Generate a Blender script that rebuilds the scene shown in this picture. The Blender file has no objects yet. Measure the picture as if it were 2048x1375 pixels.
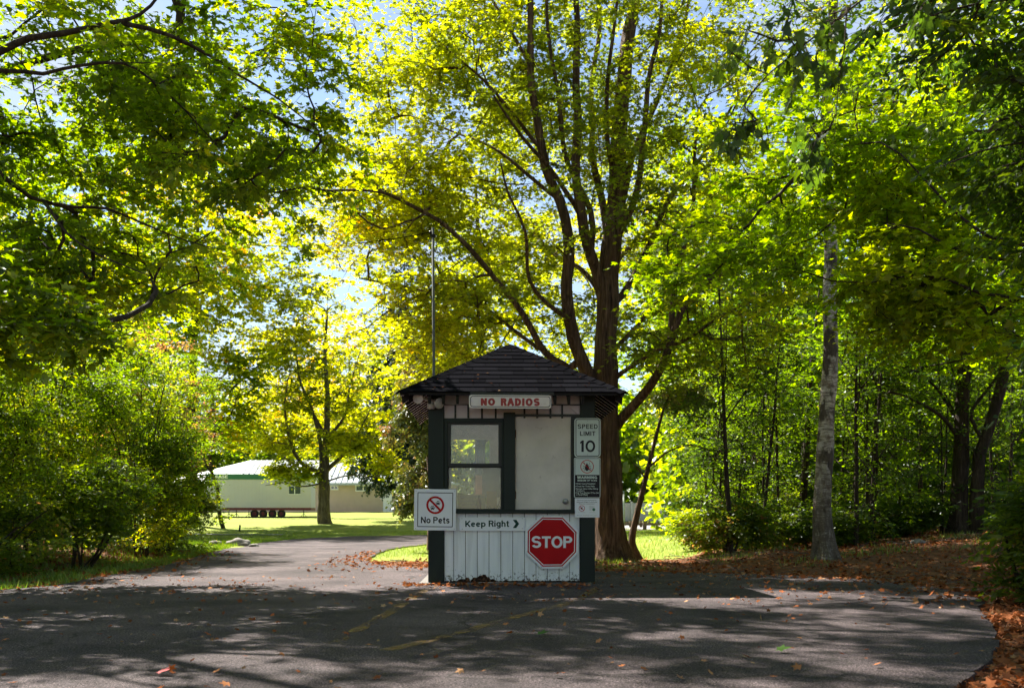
import bpy, bmesh, math, random
import numpy as np
from mathutils import Vector, Matrix, noise as mnoise
random.seed(7)
RNG = np.random.default_rng(7)
S = bpy.context.scene
COL = S.collection

# ---------------------------------------------------------------- camera, sky, sun, exposure
F = 1991.0; HZ = 1030.0; CAMH = 0.80
cam_d = bpy.data.cameras.new('camera'); cam = bpy.data.objects.new('camera', cam_d); COL.objects.link(cam)
cam.location = (0, 0, CAMH); cam.rotation_euler = (math.radians(90), 0, 0)
cam_d.sensor_width = 36; cam_d.lens = 35.0
cam_d.shift_y = (HZ - 687.5) / 2048.0
cam_d.clip_start = 0.05; cam_d.clip_end = 2000
cam_d.dof.use_dof = True; cam_d.dof.focus_distance = 11.5; cam_d.dof.aperture_fstop = 4.0
S.camera = cam
SUN_EL = math.radians(47); SUN_AZ = math.radians(-40)      # azimuth from +Y towards +X
w = bpy.data.worlds.new('World'); S.world = w; w.use_nodes = True
nt = w.node_tree; nt.nodes.clear()
sky = nt.nodes.new('ShaderNodeTexSky'); sky.sky_type = 'NISHITA'; sky.sun_disc = False
sky.sun_elevation = SUN_EL; sky.sun_rotation = SUN_AZ
sky.air_density = 1.0; sky.dust_density = 0.3; sky.ozone_density = 1.0
tc = nt.nodes.new('ShaderNodeTexCoord'); mp = nt.nodes.new('ShaderNodeMapping'); mp.inputs['Scale'].default_value = (1, 1, 2.4)
ns = nt.nodes.new('ShaderNodeTexNoise'); ns.inputs['Scale'].default_value = 2.6; ns.inputs['Detail'].default_value = 8; ns.inputs['Roughness'].default_value = .6
cr = nt.nodes.new('ShaderNodeValToRGB'); cr.color_ramp.elements[0].position = .48; cr.color_ramp.elements[1].position = .66
mx = nt.nodes.new('ShaderNodeMixRGB'); mx.inputs[2].default_value = (4.0, 4.5, 5.3, 1)
bg = nt.nodes.new('ShaderNodeBackground'); bg.inputs['Strength'].default_value = 0.05
wo = nt.nodes.new('ShaderNodeOutputWorld')
L = nt.links.new
L(tc.outputs['Generated'], mp.inputs[0]); L(mp.outputs[0], ns.inputs['Vector']); L(ns.outputs['Fac'], cr.inputs[0])
L(cr.outputs[0], mx.inputs[0]); L(sky.outputs[0], mx.inputs[1]); L(mx.outputs[0], bg.inputs['Color']); L(bg.outputs[0], wo.inputs[0])
sd = bpy.data.lights.new('sun', 'SUN'); sun = bpy.data.objects.new('sun', sd); COL.objects.link(sun)
sd.energy = 5.0; sd.angle = math.radians(.53); sd.color = (1, .93, .82)
SD = Vector((math.sin(SUN_AZ) * math.cos(SUN_EL), math.cos(SUN_AZ) * math.cos(SUN_EL), math.sin(SUN_EL)))
sun.rotation_euler = SD.to_track_quat('Z', 'Y').to_euler(); sun.location = (-20, 30, 30)
S.view_settings.view_transform = 'Standard'; S.view_settings.look = 'None'; S.view_settings.gamma = 1
S.view_settings.exposure = 1.95
cy = S.cycles
cy.use_denoising = True; cy.max_bounces = 8; cy.diffuse_bounces = 6; cy.glossy_bounces = 3; cy.transmission_bounces = 5
cy.transparent_max_bounces = 8; cy.sample_clamp_indirect = 6; cy.caustics_reflective = False; cy.caustics_refractive = False
cy.use_adaptive_sampling = True; cy.adaptive_threshold = .02

def P(px, py, Y):
    return np.array([(px - 1024) / F * Y, Y, CAMH - (py - HZ) / F * Y])
def ss(a, b, x):
    t = np.clip((x - a) / (b - a), 0, 1); return t * t * (3 - 2 * t)
def gz(x, y):
    z = -.03 + (.6 * ss(40, 60, y) + .55 * ss(86, 95, y)) * ss(6, -3, x)
    z = z + .2 * ss(13.6, 16.5, y) * ss(2.6, 4.5, x) * ss(60, 30, y)
    z = z + .25 * ss(5, 9, x) * ss(4, 14, y) * ss(60, 30, y)
    z = z + .22 * ss(-6.4, -9, x) * ss(9, 14, y) * ss(30, 22, y)
    return z + .02 * np.sin(x * 1.7 + 1) * np.sin(y * 1.3) * ss(.3, 3, np.abs(x - 1) - 4)

# ---------------------------------------------------------------- materials
def nmat(name):
    m = bpy.data.materials.new(name); m.use_nodes = True; t = m.node_tree; t.nodes.clear()
    o = t.nodes.new('ShaderNodeOutputMaterial'); return m, t, o
def ramp(t, stops, inp=None):
    r = t.nodes.new('ShaderNodeValToRGB'); e = r.color_ramp.elements
    while len(e) < len(stops): e.new(.5)
    for i, (p, c) in enumerate(stops):
        e[i].position = p; e[i].color = (*c, 1) if len(c) == 3 else c
    if inp is not None: t.links.new(inp, r.inputs[0])
    return r
def noise(t, scale, detail=4, rough=.55, vec=None, mscale=None, coord='Object', loc=None):
    if vec is None:
        c = t.nodes.new('ShaderNodeTexCoord'); vec = c.outputs[coord]
    if mscale is not None:
        m = t.nodes.new('ShaderNodeMapping'); m.inputs['Scale'].default_value = mscale
        if loc: m.inputs['Location'].default_value = loc
        t.links.new(vec, m.inputs[0]); vec = m.outputs[0]
    n = t.nodes.new('ShaderNodeTexNoise'); n.inputs['Scale'].default_value = scale
    n.inputs['Detail'].default_value = detail; n.inputs['Roughness'].default_value = rough
    t.links.new(vec, n.inputs['Vector']); return n
def mix(t, a, b, f, mode='MIX'):
    m = t.nodes.new('ShaderNodeMixRGB'); m.blend_type = mode
    for i, v in ((0, f), (1, a), (2, b)):
        if hasattr(v, 'links') or isinstance(v, bpy.types.NodeSocket): t.links.new(v, m.inputs[i])
        elif i == 0: m.inputs[0].default_value = v
        else: m.inputs[i].default_value = (*v, 1)
    return m.outputs[0]
def bump(t, h, strength=.4, dist=.01):
    b = t.nodes.new('ShaderNodeBump'); b.inputs['Strength'].default_value = strength; b.inputs['Distance'].default_value = dist
    t.links.new(h, b.inputs['Height']); return b.outputs[0]
def bsdf(t, o, col, rough=.6, metal=0, nrm=None, spec=.5):
    b = t.nodes.new('ShaderNodeBsdfPrincipled')
    if isinstance(col, bpy.types.NodeSocket): t.links.new(col, b.inputs['Base Color'])
    else: b.inputs['Base Color'].default_value = (*col, 1)
    if isinstance(rough, bpy.types.NodeSocket): t.links.new(rough, b.inputs['Roughness'])
    else: b.inputs['Roughness'].default_value = rough
    b.inputs['Metallic'].default_value = metal; b.inputs['Specular IOR Level'].default_value = spec
    if nrm is not None: t.links.new(nrm, b.inputs['Normal'])
    t.links.new(b.outputs[0], o.inputs[0]); return b
def paint(name, col, rough=.5, var=.25, scale=6, metal=0, bstr=.15, dirt=None, spec=.5, mscale=None):
    m, t, o = nmat(name)
    n = noise(t, scale, 6, .6, mscale=mscale)
    c1 = tuple(max(0, x * (1 - var)) for x in col); c2 = tuple(min(1, x * (1 + var * .5)) for x in col)
    c = ramp(t, [(.3, c1), (.7, c2)], n.outputs['Fac']).outputs[0]
    if dirt:
        n2 = noise(t, 14, 8, .75); f = ramp(t, [(.60, (0, 0, 0)), (.74, (1, 1, 1))], n2.outputs['Fac']).outputs[0]
        c = mix(t, c, dirt, f)
    n3 = noise(t, 90, 3)
    bsdf(t, o, c, rough, metal, bump(t, n3.outputs['Fac'], bstr, .003), spec)
    return m
def bark(name, c1, c2, c3, hs=16, vs=2.2, dist=.05, moss=None):
    m, t, o = nmat(name)
    n = noise(t, 1, 8, .65, mscale=(hs, hs, vs)); n.inputs['Distortion'].default_value = .6
    n2 = noise(t, 2.3, 4)
    r = ramp(t, [(.30, c1), (.5, c2), (.72, c3)], n.outputs['Fac']).outputs[0]
    c = mix(t, r, tuple(x * .6 for x in c2), ramp(t, [(.42, (0, 0, 0)), (.7, (.75, .75, .75))], n2.outputs['Fac']).outputs[0])
    if moss:
        n4 = noise(t, 3.1, 6, .7, loc=(4, 4, 4), mscale=(1, 1, .5))
        c = mix(t, c, moss, ramp(t, [(.5, (0, 0, 0)), (.75, (.6, .6, .6))], n4.outputs['Fac']).outputs[0])
    bsdf(t, o, c, .9, 0, bump(t, n.outputs['Fac'], 1.0, dist), .2)
    return m
def leafmat(name, stops, tr=.55, gain=1.5, gloss=.06, sat=1.12):
    """stops: ramp over the per-leaf 'tint' attribute; 'lv' is a per-leaf brightness."""
    m, t, o = nmat(name)
    a = t.nodes.new('ShaderNodeAttribute'); a.attribute_name = 'tint'
    v = t.nodes.new('ShaderNodeAttribute'); v.attribute_name = 'lv'
    r = ramp(t, stops, a.outputs['Fac']).outputs[0]
    k = t.nodes.new('ShaderNodeVectorMath'); k.operation = 'SCALE'
    t.links.new(r, k.inputs[0]); t.links.new(v.outputs['Fac'], k.inputs['Scale'])
    g = t.nodes.new('ShaderNodeHueSaturation'); g.inputs['Saturation'].default_value = sat; g.inputs['Value'].default_value = gain
    t.links.new(k.outputs[0], g.inputs['Color'])
    d = t.nodes.new('ShaderNodeBsdfDiffuse'); t.links.new(k.outputs[0], d.inputs[0])
    tl = t.nodes.new('ShaderNodeBsdfTranslucent'); t.links.new(g.outputs[0], tl.inputs[0])
    ms = t.nodes.new('ShaderNodeMixShader'); ms.inputs[0].default_value = tr
    t.links.new(d.outputs[0], ms.inputs[1]); t.links.new(tl.outputs[0], ms.inputs[2])
    gl = t.nodes.new('ShaderNodeBsdfGlossy'); gl.inputs['Roughness'].default_value = .42; gl.inputs[0].default_value = (.8, .85, .9, 1)
    m2 = t.nodes.new('ShaderNodeMixShader'); m2.inputs[0].default_value = gloss
    t.links.new(ms.outputs[0], m2.inputs[1]); t.links.new(gl.outputs[0], m2.inputs[2]); t.links.new(m2.outputs[0], o.inputs[0])
    return m

GREEN = [(0, (.055, .09, .014)), (.4, (.13, .175, .018)), (.65, (.24, .25, .026)), (.82, (.38, .30, .03)), (1, (.46, .20, .04))]
M = {}
M['leaf'] = leafmat('maple_leaf', GREEN, .66, 3.0, .03, 1.2)
M['leaf_hero'] = leafmat('yellowing_maple_leaf', [(0, (.10, .13, .018)), (.35, (.22, .24, .026)), (.7, (.35, .33, .036)), (.92, (.50, .36, .045)), (1, (.55, .26, .06))], .68, 2.5, .03, 1.12)
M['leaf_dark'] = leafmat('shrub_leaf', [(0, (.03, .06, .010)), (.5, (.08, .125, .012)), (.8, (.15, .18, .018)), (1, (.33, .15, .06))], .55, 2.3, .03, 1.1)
M['leaf_lit'] = leafmat('fresh_green_leaf', [(0, (.085, .14, .012)), (.5, (.15, .215, .018)), (1, (.32, .33, .025))], .64, 2.5, .03, 1.2)  # paler, yellower green ramp than the shrub leaf
M['leaf_cedar'] = leafmat('cedar_spray', [(0, (.04, .075, .02)), (.55, (.13, .16, .035)), (.85, (.3, .26, .06)), (1, (.36, .18, .08))], .3, 1.3)
M['leaf_spruce'] = leafmat('spruce_needles', [(0, (.015, .035, .018)), (1, (.04, .07, .03))], .15, 1.2)
M['fallen'] = leafmat('fallen_leaf', [(0, (.07, .03, .018)), (.3, (.22, .085, .04)), (.55, (.40, .13, .05)), (.8, (.42, .23, .12)), (.97, (.40, .28, .17)), (1, (.08, .15, .04))], .15, 1.1, .0)
M['grassblade'] = leafmat('grass_blade', [(0, (.07, .14, .015)), (.6, (.16, .24, .025)), (1, (.32, .3, .08))], .5, 1.5)
M['bark'] = bark('maple_bark', (.014, .009, .006), (.14, .085, .055), (.34, .215, .14), 21, 1.6, .12)
M['bark_d'] = bark('dark_bark', (.012, .009, .007), (.05, .037, .028), (.11, .085, .065), 20, 3, .02)
M['bark_g'] = bark('grey_bark', (.04, .032, .026), (.13, .105, .085), (.24, .2, .165), 15, 3, .03)
def birch():
    m, t, o = nmat('birch_bark')
    n = noise(t, 1, 8, .78, mscale=(5, 5, 36)); n2 = noise(t, 1.0, 5, .6, mscale=(3.5, 3.5, 2.0), loc=(3, 1, 2))
    n3 = noise(t, 1, 8, .8, mscale=(22, 22, 9))
    c = ramp(t, [(.34, (.03, .022, .02)), (.45, (.25, .21, .18)), (.52, (.60, .54, .48)), (.66, (.74, .68, .62))], n.outputs['Fac']).outputs[0]
    n5 = noise(t, 7, 6, .8, mscale=(1, 1, .8)); c = mix(t, c, (.16, .11, .085), ramp(t, [(.50, (0, 0, 0)), (.60, (.8, .8, .8))], n5.outputs['Fac']).outputs[0])
    f = ramp(t, [(.50, (0, 0, 0)), (.56, (1, 1, 1))], n2.outputs['Fac']).outputs[0]
    dk = ramp(t, [(.3, (.015, .012, .01)), (.65, (.13, .10, .08))], n3.outputs['Fac']).outputs[0]
    c = mix(t, c, dk, f)
    # rough dark bark towards the foot of the old tree
    tc = t.nodes.new('ShaderNodeTexCoord'); sx = t.nodes.new('ShaderNodeSeparateXYZ'); t.links.new(tc.outputs['Object'], sx.inputs[0])
    mr = t.nodes.new('ShaderNodeMapRange'); mr.inputs[1].default_value = 2.6; mr.inputs[2].default_value = .5; t.links.new(sx.outputs[2], mr.inputs[0])
    mm = t.nodes.new('ShaderNodeMath'); mm.operation = 'MULTIPLY'; t.links.new(mr.outputs[0], mm.inputs[0]); t.links.new(ramp(t, [(.3, (.2, .2, .2)), (.55, (1, 1, 1))], n3.outputs['Fac']).outputs[0], mm.inputs[1])
    c = mix(t, c, dk, mm.outputs[0])
    bsdf(t, o, c, .75, 0, bump(t, n.outputs['Fac'], .6, .012), .3); return m
M['birch'] = birch()

# ---------------------------------------------------------------- object helpers
def tag(o, label=None, cat=None, group=None, kind=None):
    for k, v in (('label', label), ('category', cat), ('group', group), ('kind', kind)):
        if v: o[k] = v
    return o
def empty(name, loc, rz=0, **kw):
    o = bpy.data.objects.new(name, None); COL.objects.link(o); o.location = [float(c) for c in loc]; o.rotation_euler = (0, 0, rz)
    o.empty_display_size = .1
    return tag(o, **kw)
class MB:
    def __init__(s): s.v = []; s.f = []; s.sm = []
    def add(s, vs, fs, smooth=False):
        b = len(s.v); s.v += [tuple(map(float, p)) for p in vs]; s.f += [tuple(i + b for i in f) for f in fs]; s.sm += [smooth] * len(fs); return s
    def box(s, x0, x1, y0, y1, z0, z1):
        v = [(x, y, z) for z in (z0, z1) for y in (y0, y1) for x in (x0, x1)]
        return s.add(v, [(0, 2, 3, 1), (4, 5, 7, 6), (0, 1, 5, 4), (2, 6, 7, 3), (0, 4, 6, 2), (1, 3, 7, 5)])
    def prism(s, poly, y0, y1):
        """poly: (x,z) counter-clockwise as seen from -y; y0 front, y1 back"""
        n = len(poly); v = [(x, y0, z) for x, z in poly] + [(x, y1, z) for x, z in poly]
        f = [tuple(range(n)), tuple(range(2 * n - 1, n - 1, -1))] + [(i, i + n, (i + 1) % n + n, (i + 1) % n) for i in range(n)]
        return s.add(v, f)
    def ring(s, outer, inner, y0, y1):
        n = len(outer); v = [(x, y0, z) for x, z in outer] + [(x, y0, z) for x, z in inner] + [(x, y1, z) for x, z in outer] + [(x, y1, z) for x, z in inner]
        f = []
        for i in range(n):
            j = (i + 1) % n
            f += [(i, j, j + n, i + n), (i, i + 2 * n, j + 2 * n, j), (i + n, j + n, j + 3 * n, i + 3 * n)]
        return s.add(v, f)
    def tube(s, pts, rad, sides=8, cap=True):
        v, f = tube_arr(np.array(pts, float), np.full(len(pts), rad, float) if np.isscalar(rad) else np.array(rad, float), sides)
        s.add(v, [tuple(q) for q in f], True)
        b = len(s.v) - len(v)
        if cap:
            s.f.append(tuple(b + i for i in range(sides))[::-1]); s.f.append(tuple(b + len(v) - sides + i for i in range(sides))); s.sm += [False, False]
        return s
    def lathe(s, prof, c, axis, sides=20):
        """prof: (r, t) along axis from point c"""
        a = Vector(axis).normalized(); u = a.orthogonal().normalized(); w_ = a.cross(u); c = Vector(c); vs = []
        for r, t_ in prof:
            for k in range(sides):
                th = 2 * math.pi * k / sides; vs.append(c + a * t_ + (u * math.cos(th) + w_ * math.sin(th)) * r)
        fs = [(i * sides + k, i * sides + (k + 1) % sides, (i + 1) * sides + (k + 1) % sides, (i + 1) * sides + k) for i in range(len(prof) - 1) for k in range(sides)]
        return s.add(vs, fs, True)
    def build(s, name, mat, parent=None, bev=0, **kw):
        me = bpy.data.meshes.new(name); me.from_pydata(s.v, [], s.f); me.polygons.foreach_set('use_smooth', s.sm); me.update()
        bm = bmesh.new(); bm.from_mesh(me); bmesh.ops.recalc_face_normals(bm, faces=bm.faces); bm.to_mesh(me); bm.free()
        me.materials.append(mat if not isinstance(mat, str) else M[mat])
        o = bpy.data.objects.new(name, me); COL.objects.link(o); o.parent = parent
        if bev:
            md = o.modifiers.new('bevel', 'BEVEL'); md.width = bev; md.segments = 2; md.limit_method = 'ANGLE'
        return tag(o, **kw)
def tube_arr(p, r, sides):
    n = len(p); t = np.gradient(p, axis=0); t /= (np.linalg.norm(t, axis=1)[:, None] + 1e-9)
    ref = np.array([0, 0, 1.]) if abs(t[0][2]) < .8 else np.array([1., 0, 0])
    u = np.cross(ref[None, :], t); bad = np.linalg.norm(u, axis=1) < .15
    if bad.any():
        ref = np.array([.3, 1., .2]); u = np.cross(ref[None, :], t)
    u /= (np.linalg.norm(u, axis=1)[:, None] + 1e-9); w_ = np.cross(t, u)
    th = np.arange(sides) * 2 * np.pi / sides
    v = p[:, None, :] + r[:, None, None] * (u[:, None, :] * np.cos(th)[None, :, None] + w_[:, None, :] * np.sin(th)[None, :, None])
    v = v.reshape(-1, 3)
    i = np.arange(n - 1)[:, None] * sides; k = np.arange(sides)[None, :]; k2 = (k + 1) % sides
    f = np.stack([i + k, i + k2, i + sides + k2, i + sides + k], -1).reshape(-1, 4)
    return v, f
def fast_mesh(name, v, f, mat, parent=None, smooth=False, attrs=None):
    me = bpy.data.meshes.new(name); v = np.ascontiguousarray(v, dtype=np.float32); f = np.ascontiguousarray(f, dtype=np.int32)
    k = f.shape[1]; me.vertices.add(len(v)); me.vertices.foreach_set('co', v.ravel())
    me.loops.add(f.size); me.loops.foreach_set('vertex_index', f.ravel())
    me.polygons.add(len(f)); me.polygons.foreach_set('loop_start', np.arange(len(f), dtype=np.int32) * k)
    me.polygons.foreach_set('loop_total', np.full(len(f), k, dtype=np.int32))
    me.update(calc_edges=True)
    me.polygons.foreach_set('use_smooth', np.full(len(f), smooth, dtype=bool))
    for an, (dom, arr) in (attrs or {}).items():
        a = me.attributes.new(an, 'FLOAT', dom); a.data.foreach_set('value', np.ascontiguousarray(arr, dtype=np.float32))
    me.materials.append(M[mat] if isinstance(mat, str) else mat)
    o = bpy.data.objects.new(name, me); COL.objects.link(o); o.parent = parent
    return o

# ---------------------------------------------------------------- leaves
def fan(pts, centre=None):
    if centre is None:
        v = pts; f = [(0, i, i + 1) for i in range(1, len(pts) - 1)]
    else:
        v = [centre] + pts; n = len(pts); f = [(0, 1 + i, 1 + (i + 1) % n) for i in range(n)]
    return np.array(v, float), np.array(f)
def sym(half):
    return half + [(-x, y, z) for x, y, z in half[::-1] if x != 0]
LEAF = {
    'maple': fan(sym([(0, .08, 0), (.30, .0, -.06), (.22, .22, 0), (.56, .46, -.12), (.22, .50, 0), (.17, .74, -.03), (0, 1, -.14)]), (0, .36, .05)),
    'maple_mid': fan(sym([(0, .05, 0), (.34, .08, -.05), (.20, .30, 0), (.50, .62, -.08), (.16, .58, 0), (0, 1, -.1)]), (0, .36, .04)),
    'star': fan(sym([(0, 0, 0), (.42, .22, -.06), (.18, .42, 0), (.36, .72, -.05), (0, 1, -.05)])),
    'oval': (np.array([(0, 0, 0), (.2, .25, .06), (.2, .62, .05), (0, 1, -.06), (-.2, .62, .05), (-.2, .25, .06)], float), np.array([(0, 1, 2), (0, 2, 3), (0, 3, 4), (0, 4, 5)])),
    'quad': (np.array([(0, 0, 0), (.4, .45, .1), (0, 1, -.05), (-.4, .55, .1)], float), np.array([(0, 1, 2), (0, 2, 3)])),
    'blade': (np.array([(-.06, 0, 0), (.06, 0, 0), (0.02, 1, .15)], float), np.array([(0, 1, 2)])),
}
def norm(a): return a / (np.linalg.norm(a, axis=-1, keepdims=True) + 1e-9)
def leaf_mesh(name, pos, axis, nrm, size, shape, mat, parent, tint, lv, kind=None):
    tv, tf = LEAF[shape]; n = len(pos); a = norm(axis); b = norm(np.cross(a, nrm)); nn = np.cross(b, a)
    wv = RNG.uniform(.8, 1.2, (n, 1, 1))
    curl = RNG.uniform(-1.2, 1.8, (n, 1, 1))
    v = pos[:, None, :] + size[:, None, None] * (b[:, None, :] * tv[None, :, 0:1] * wv + a[:, None, :] * tv[None, :, 1:2] + nn[:, None, :] * tv[None, :, 2:3] * curl)
    f = (np.arange(n)[:, None, None] * len(tv) + tf[None]).reshape(-1, 3)
    k = len(tf)
    return fast_mesh(name, v.reshape(-1, 3), f, mat, parent, False, {'tint': ('FACE', np.repeat(np.clip(tint, 0, 1), k)), 'lv': ('FACE', np.repeat(lv, k))})

def catmull(pts, step=.25):
    p = np.array(pts, float); p = np.vstack([2 * p[0] - p[1], p, 2 * p[-1] - p[-2]]); out = []; tt = []
    for i in range(1, len(p) - 2):
        n = max(2, int(np.linalg.norm(p[i + 1] - p[i]) / step)); t = np.linspace(0, 1, n, endpoint=False)[:, None]
        out.append(.5 * ((2 * p[i]) + (-p[i - 1] + p[i + 1]) * t + (2 * p[i - 1] - 5 * p[i] + 4 * p[i + 1] - p[i + 2]) * t ** 2 + (-p[i - 1] + 3 * p[i] - 3 * p[i + 1] + p[i + 2]) * t ** 3))
    out.append(p[-2][None]); return np.vstack(out)

def sample_blobs(blobs, rg, hole=.0, hfreq=.45, shell=2.2, seed=0):
    out = []
    for c, r, n in blobs:
        c = np.array(c); r = np.array(r); k = 0; tries = 0
        while k < n and tries < n * 12:
            tries += 1
            d = rg.normal(size=3); d /= np.linalg.norm(d); p = c + d * r * rg.uniform() ** (1 / shell)
            if hole > 0 and mnoise.noise(Vector((p * hfreq + seed * 7.3).tolist())) < -.35 + hole: continue
            if p[2] < gz(p[0], p[1]) + .12: continue
            out.append(p); k += 1
    return np.array(out)

def grow(name, label, cat, base, limbs, blobs, leaf='maple', lsize=.11, per=40, spread=.45, mat='leaf', bk='bark', tint=None, group=None,
         seed=1, rtip=.0045, rexp=.44, hole=.15, hfreq=.45, droop=.12, twigs=6, twig_geo=True, rmin=.0, flat=.4, shell=2.2, parts=('trunk', 'crown'), clip=None, lvr=(.75, 1.2), flare=0, wob=.04, sides=8):
    """limbs: list of (points, r_start, r_end), the first one starts at the base. blobs: ellipsoids (centre, radii, cluster count)"""
    rg = np.random.default_rng(seed); base = np.array(base, float)
    pos = np.zeros((60000, 3)); par = np.full(60000, -1, int); rad = np.zeros(60000); tan = np.zeros((60000, 3)); n = 0
    for li, (pts, r0, r1) in enumerate(limbs):
        q = catmull(pts, .22 if li else .12); m = len(q)
        if m > 4: 
            ww = np.array([[mnoise.noise(Vector((p * .9 + k * 11 + seed).tolist())) for k in range(3)] for p in q]) * wob * (1 if li else .5)
            ww[0] = 0; q = q + ww
        pi = -1
        if li:
            d = np.linalg.norm(pos[:n] - q[0], axis=1); pi = int(d.argmin())
        ts = np.linspace(0, 1, m)
        for i in range(m):
            pos[n] = q[i]; par[n] = pi; rad[n] = r0 + (r1 - r0) * ts[i] ** .85
            if li == 0 and flare: rad[n] += r0 * flare * math.exp(-(q[i][2] - q[0][2]) / .28)
            tan[n] = (q[min(i + 1, m - 1)] - q[max(i - 1, 0)]); pi = n; n += 1
    tan[:n] = norm(tan[:n])
    T = sample_blobs(blobs, rg, hole, hfreq, shell, seed)
    if clip is not None and len(T): T = T[clip(T)]
    root = empty(name, base, label=label, cat=cat, group=group)
    cnt = np.zeros(60000)
    if len(T):
        nl = n; first = int(max(1, .35 * len(catmull(limbs[0][0], .12))))
        dmin = np.array([np.linalg.norm(pos[first:n] - t, axis=1).min() for t in T]); T = T[np.argsort(dmin)]
        D = np.zeros_like(T); tips = np.zeros(len(T), int)
        for ti, t in enumerate(T):
            v = t - pos[first:n]; d = np.linalg.norm(v, axis=1)
            al = (v * tan[first:n]).sum(1) / (d + 1e-6)
            cost = d * (1.25 - .45 * al) + .25 * np.maximum(0, -v[:, 2])
            j = first + int(cost.argmin()); d0 = np.linalg.norm(t - pos[j]); a = pos[j]
            m = max(2, int(d0 / .28)); c1 = a + tan[j] * d0 * .3; h = (t - a) * np.array([1, 1, .2]); c2 = t - norm(h) * d0 * .3
            ts = np.linspace(0, 1, m + 1)[1:, None]
            q = (1 - ts) ** 3 * a + 3 * (1 - ts) ** 2 * ts * c1 + 3 * (1 - ts) * ts ** 2 * c2 + ts ** 3 * t
            q[:-1] += rg.normal(size=q[:-1].shape) * .02
            pi = j
            for i in range(len(q)):
                pos[n] = q[i]; par[n] = pi; tan[n] = norm(q[i] - pos[pi]); pi = n; n += 1
            cnt[n - 1] += 1; D[ti] = tan[n - 1]; tips[ti] = n - 1
            if n > 59000: T = T[:ti + 1]; D = D[:ti + 1]; break
    for i in range(n - 1, 0, -1):
        if par[i] >= 0: cnt[par[i]] += cnt[i]
    rr = np.maximum(rad[:n], rtip * np.maximum(cnt[:n], 1) ** rexp * (rad[:n] == 0))
    # chains
    ch = [[] for _ in range(n)]
    for i in range(n):
        if par[i] >= 0: ch[par[i]].append(i)
    vs, fs, off = [], [], 0; stack = [0]
    while stack:
        s = stack.pop(); c = [s]
        while ch[c[-1]]:
            k = ch[c[-1]]; b = max(k, key=lambda i: rr[i] * 1000 + cnt[i]) if len(k) > 1 else k[0]
            for i in k:
                if i != b: stack.append(i)
            c.append(b)
        if len(c) < 2 and par[s] < 0: continue
        idx = ([par[s]] if par[s] >= 0 else []) + c
        r = rr[idx].copy()
        if par[s] >= 0: r[0] = min(r[0], r[1] * 1.15)
        if r.max() < rmin: continue
        r[-1] *= .5
        sd_ = (28 if (r.max() > .2 and flare) else sides + 6 if r.max() > .12 else sides if r.max() > .05 else 5 if r.max() > .015 else 3)
        pp = pos[idx]
        v, f = tube_arr(pp, r, sd_)
        if r.max() > .12 and flare:
            # buttress lobes and bark relief
            th = np.tile(np.arange(sd_) * 2 * np.pi / sd_, len(pp)); ctr = np.repeat(pp, sd_, 0); rel = v - ctr
            zz = ctr[:, 2] - base[2]
            amp = .03 + .30 * np.exp(-np.maximum(zz, 0) / .35)
            k = 1 + amp * (np.sin(th * 5 + 1 + seed) * .5 + np.sin(th * 3 + 2) * .4) * (1 if s == 0 else .25)
            nz = np.array([mnoise.noise(Vector((a_ * 9, b_ * 9, c_ * 1.6))) for a_, b_, c_ in v]) * .16
            v = ctr + rel * (k + nz)[:, None]
        vs.append(v - base); fs.append(f + off); off += len(v)
    # leaves
    if len(T):
        K = twigs; nT = len(T)
        cl_t = rg.normal(size=nT) * .10; cl_v = rg.uniform(.88, 1.12, nT)
        hd = norm(D * np.array([1, 1, .35])); ang = rg.uniform(-1.4, 1.4, (nT, K)); el = rg.normal(size=(nT, K)) * .22 - droop
        az = np.arctan2(hd[:, 1], hd[:, 0])[:, None] + ang
        td = np.stack([np.cos(az) * np.cos(el), np.sin(az) * np.cos(el), np.sin(el)], -1)
        td[:, :, 2] += (D[:, None, 2] * .35); td = norm(td)
        ln = rg.uniform(.5, 1.25, (nT, K)) * spread
        start = T[:, None, :] - hd[:, None, :] * rg.uniform(0, .35, (nT, K, 1)) * spread
        if twig_geo:
            e0 = start.reshape(-1, 3); e1 = (start + td * ln[..., None]).reshape(-1, 3) - np.array([0, 0, 1]) * (ln.reshape(-1, 1) ** 2) * .15
            dd = norm(e1 - e0); u = norm(np.cross(dd, [[.1, .2, 1.]])); w_ = np.cross(dd, u); r_ = rtip * .55
            th = np.arange(3) * 2.0944
            o3 = np.cos(th)[None, :, None] * u[:, None, :] + np.sin(th)[None, :, None] * w_[:, None, :]
            v = np.concatenate([e0[:, None] + o3 * r_, e1[:, None] + o3 * r_ * .5], 1).reshape(-1, 3)
            f = (np.arange(len(e0))[:, None, None] * 6 + np.array([(0, 1, 4, 3), (1, 2, 5, 4), (2, 0, 3, 5)])[None]).reshape(-1, 4)
            vs.append(v - base); fs.append(f + off); off += len(v)
        m = max(1, int(per / K)); N = nT * K * m
        sp = (np.tile(np.arange(m) + .3, (nT, K, 1)) + rg.uniform(-.3, .3, (nT, K, m))) / m * 1.05
        p = start[:, :, None, :] + td[:, :, None, :] * (ln[:, :, None] * sp)[..., None]
        p[..., 2] -= (ln[:, :, None] * sp) ** 2 * .15
        side = norm(np.cross(td, [0, 0, 1.]))[:, :, None, :] * np.where(np.arange(m) % 2, 1, -1)[None, None, :, None]
        ax = td[:, :, None, :] * rg.uniform(.2, 1.1, (nT, K, m, 1)) + side * rg.uniform(.3, 1.1, (nT, K, m, 1)) + rg.normal(size=(nT, K, m, 3)) * .25
        ax[..., 2] -= rg.uniform(0, .6, (nT, K, m)) * (droop * 3)
        nn = rg.normal(size=(nT, K, m, 3)) * flat; nn[..., 2] += 1
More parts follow.
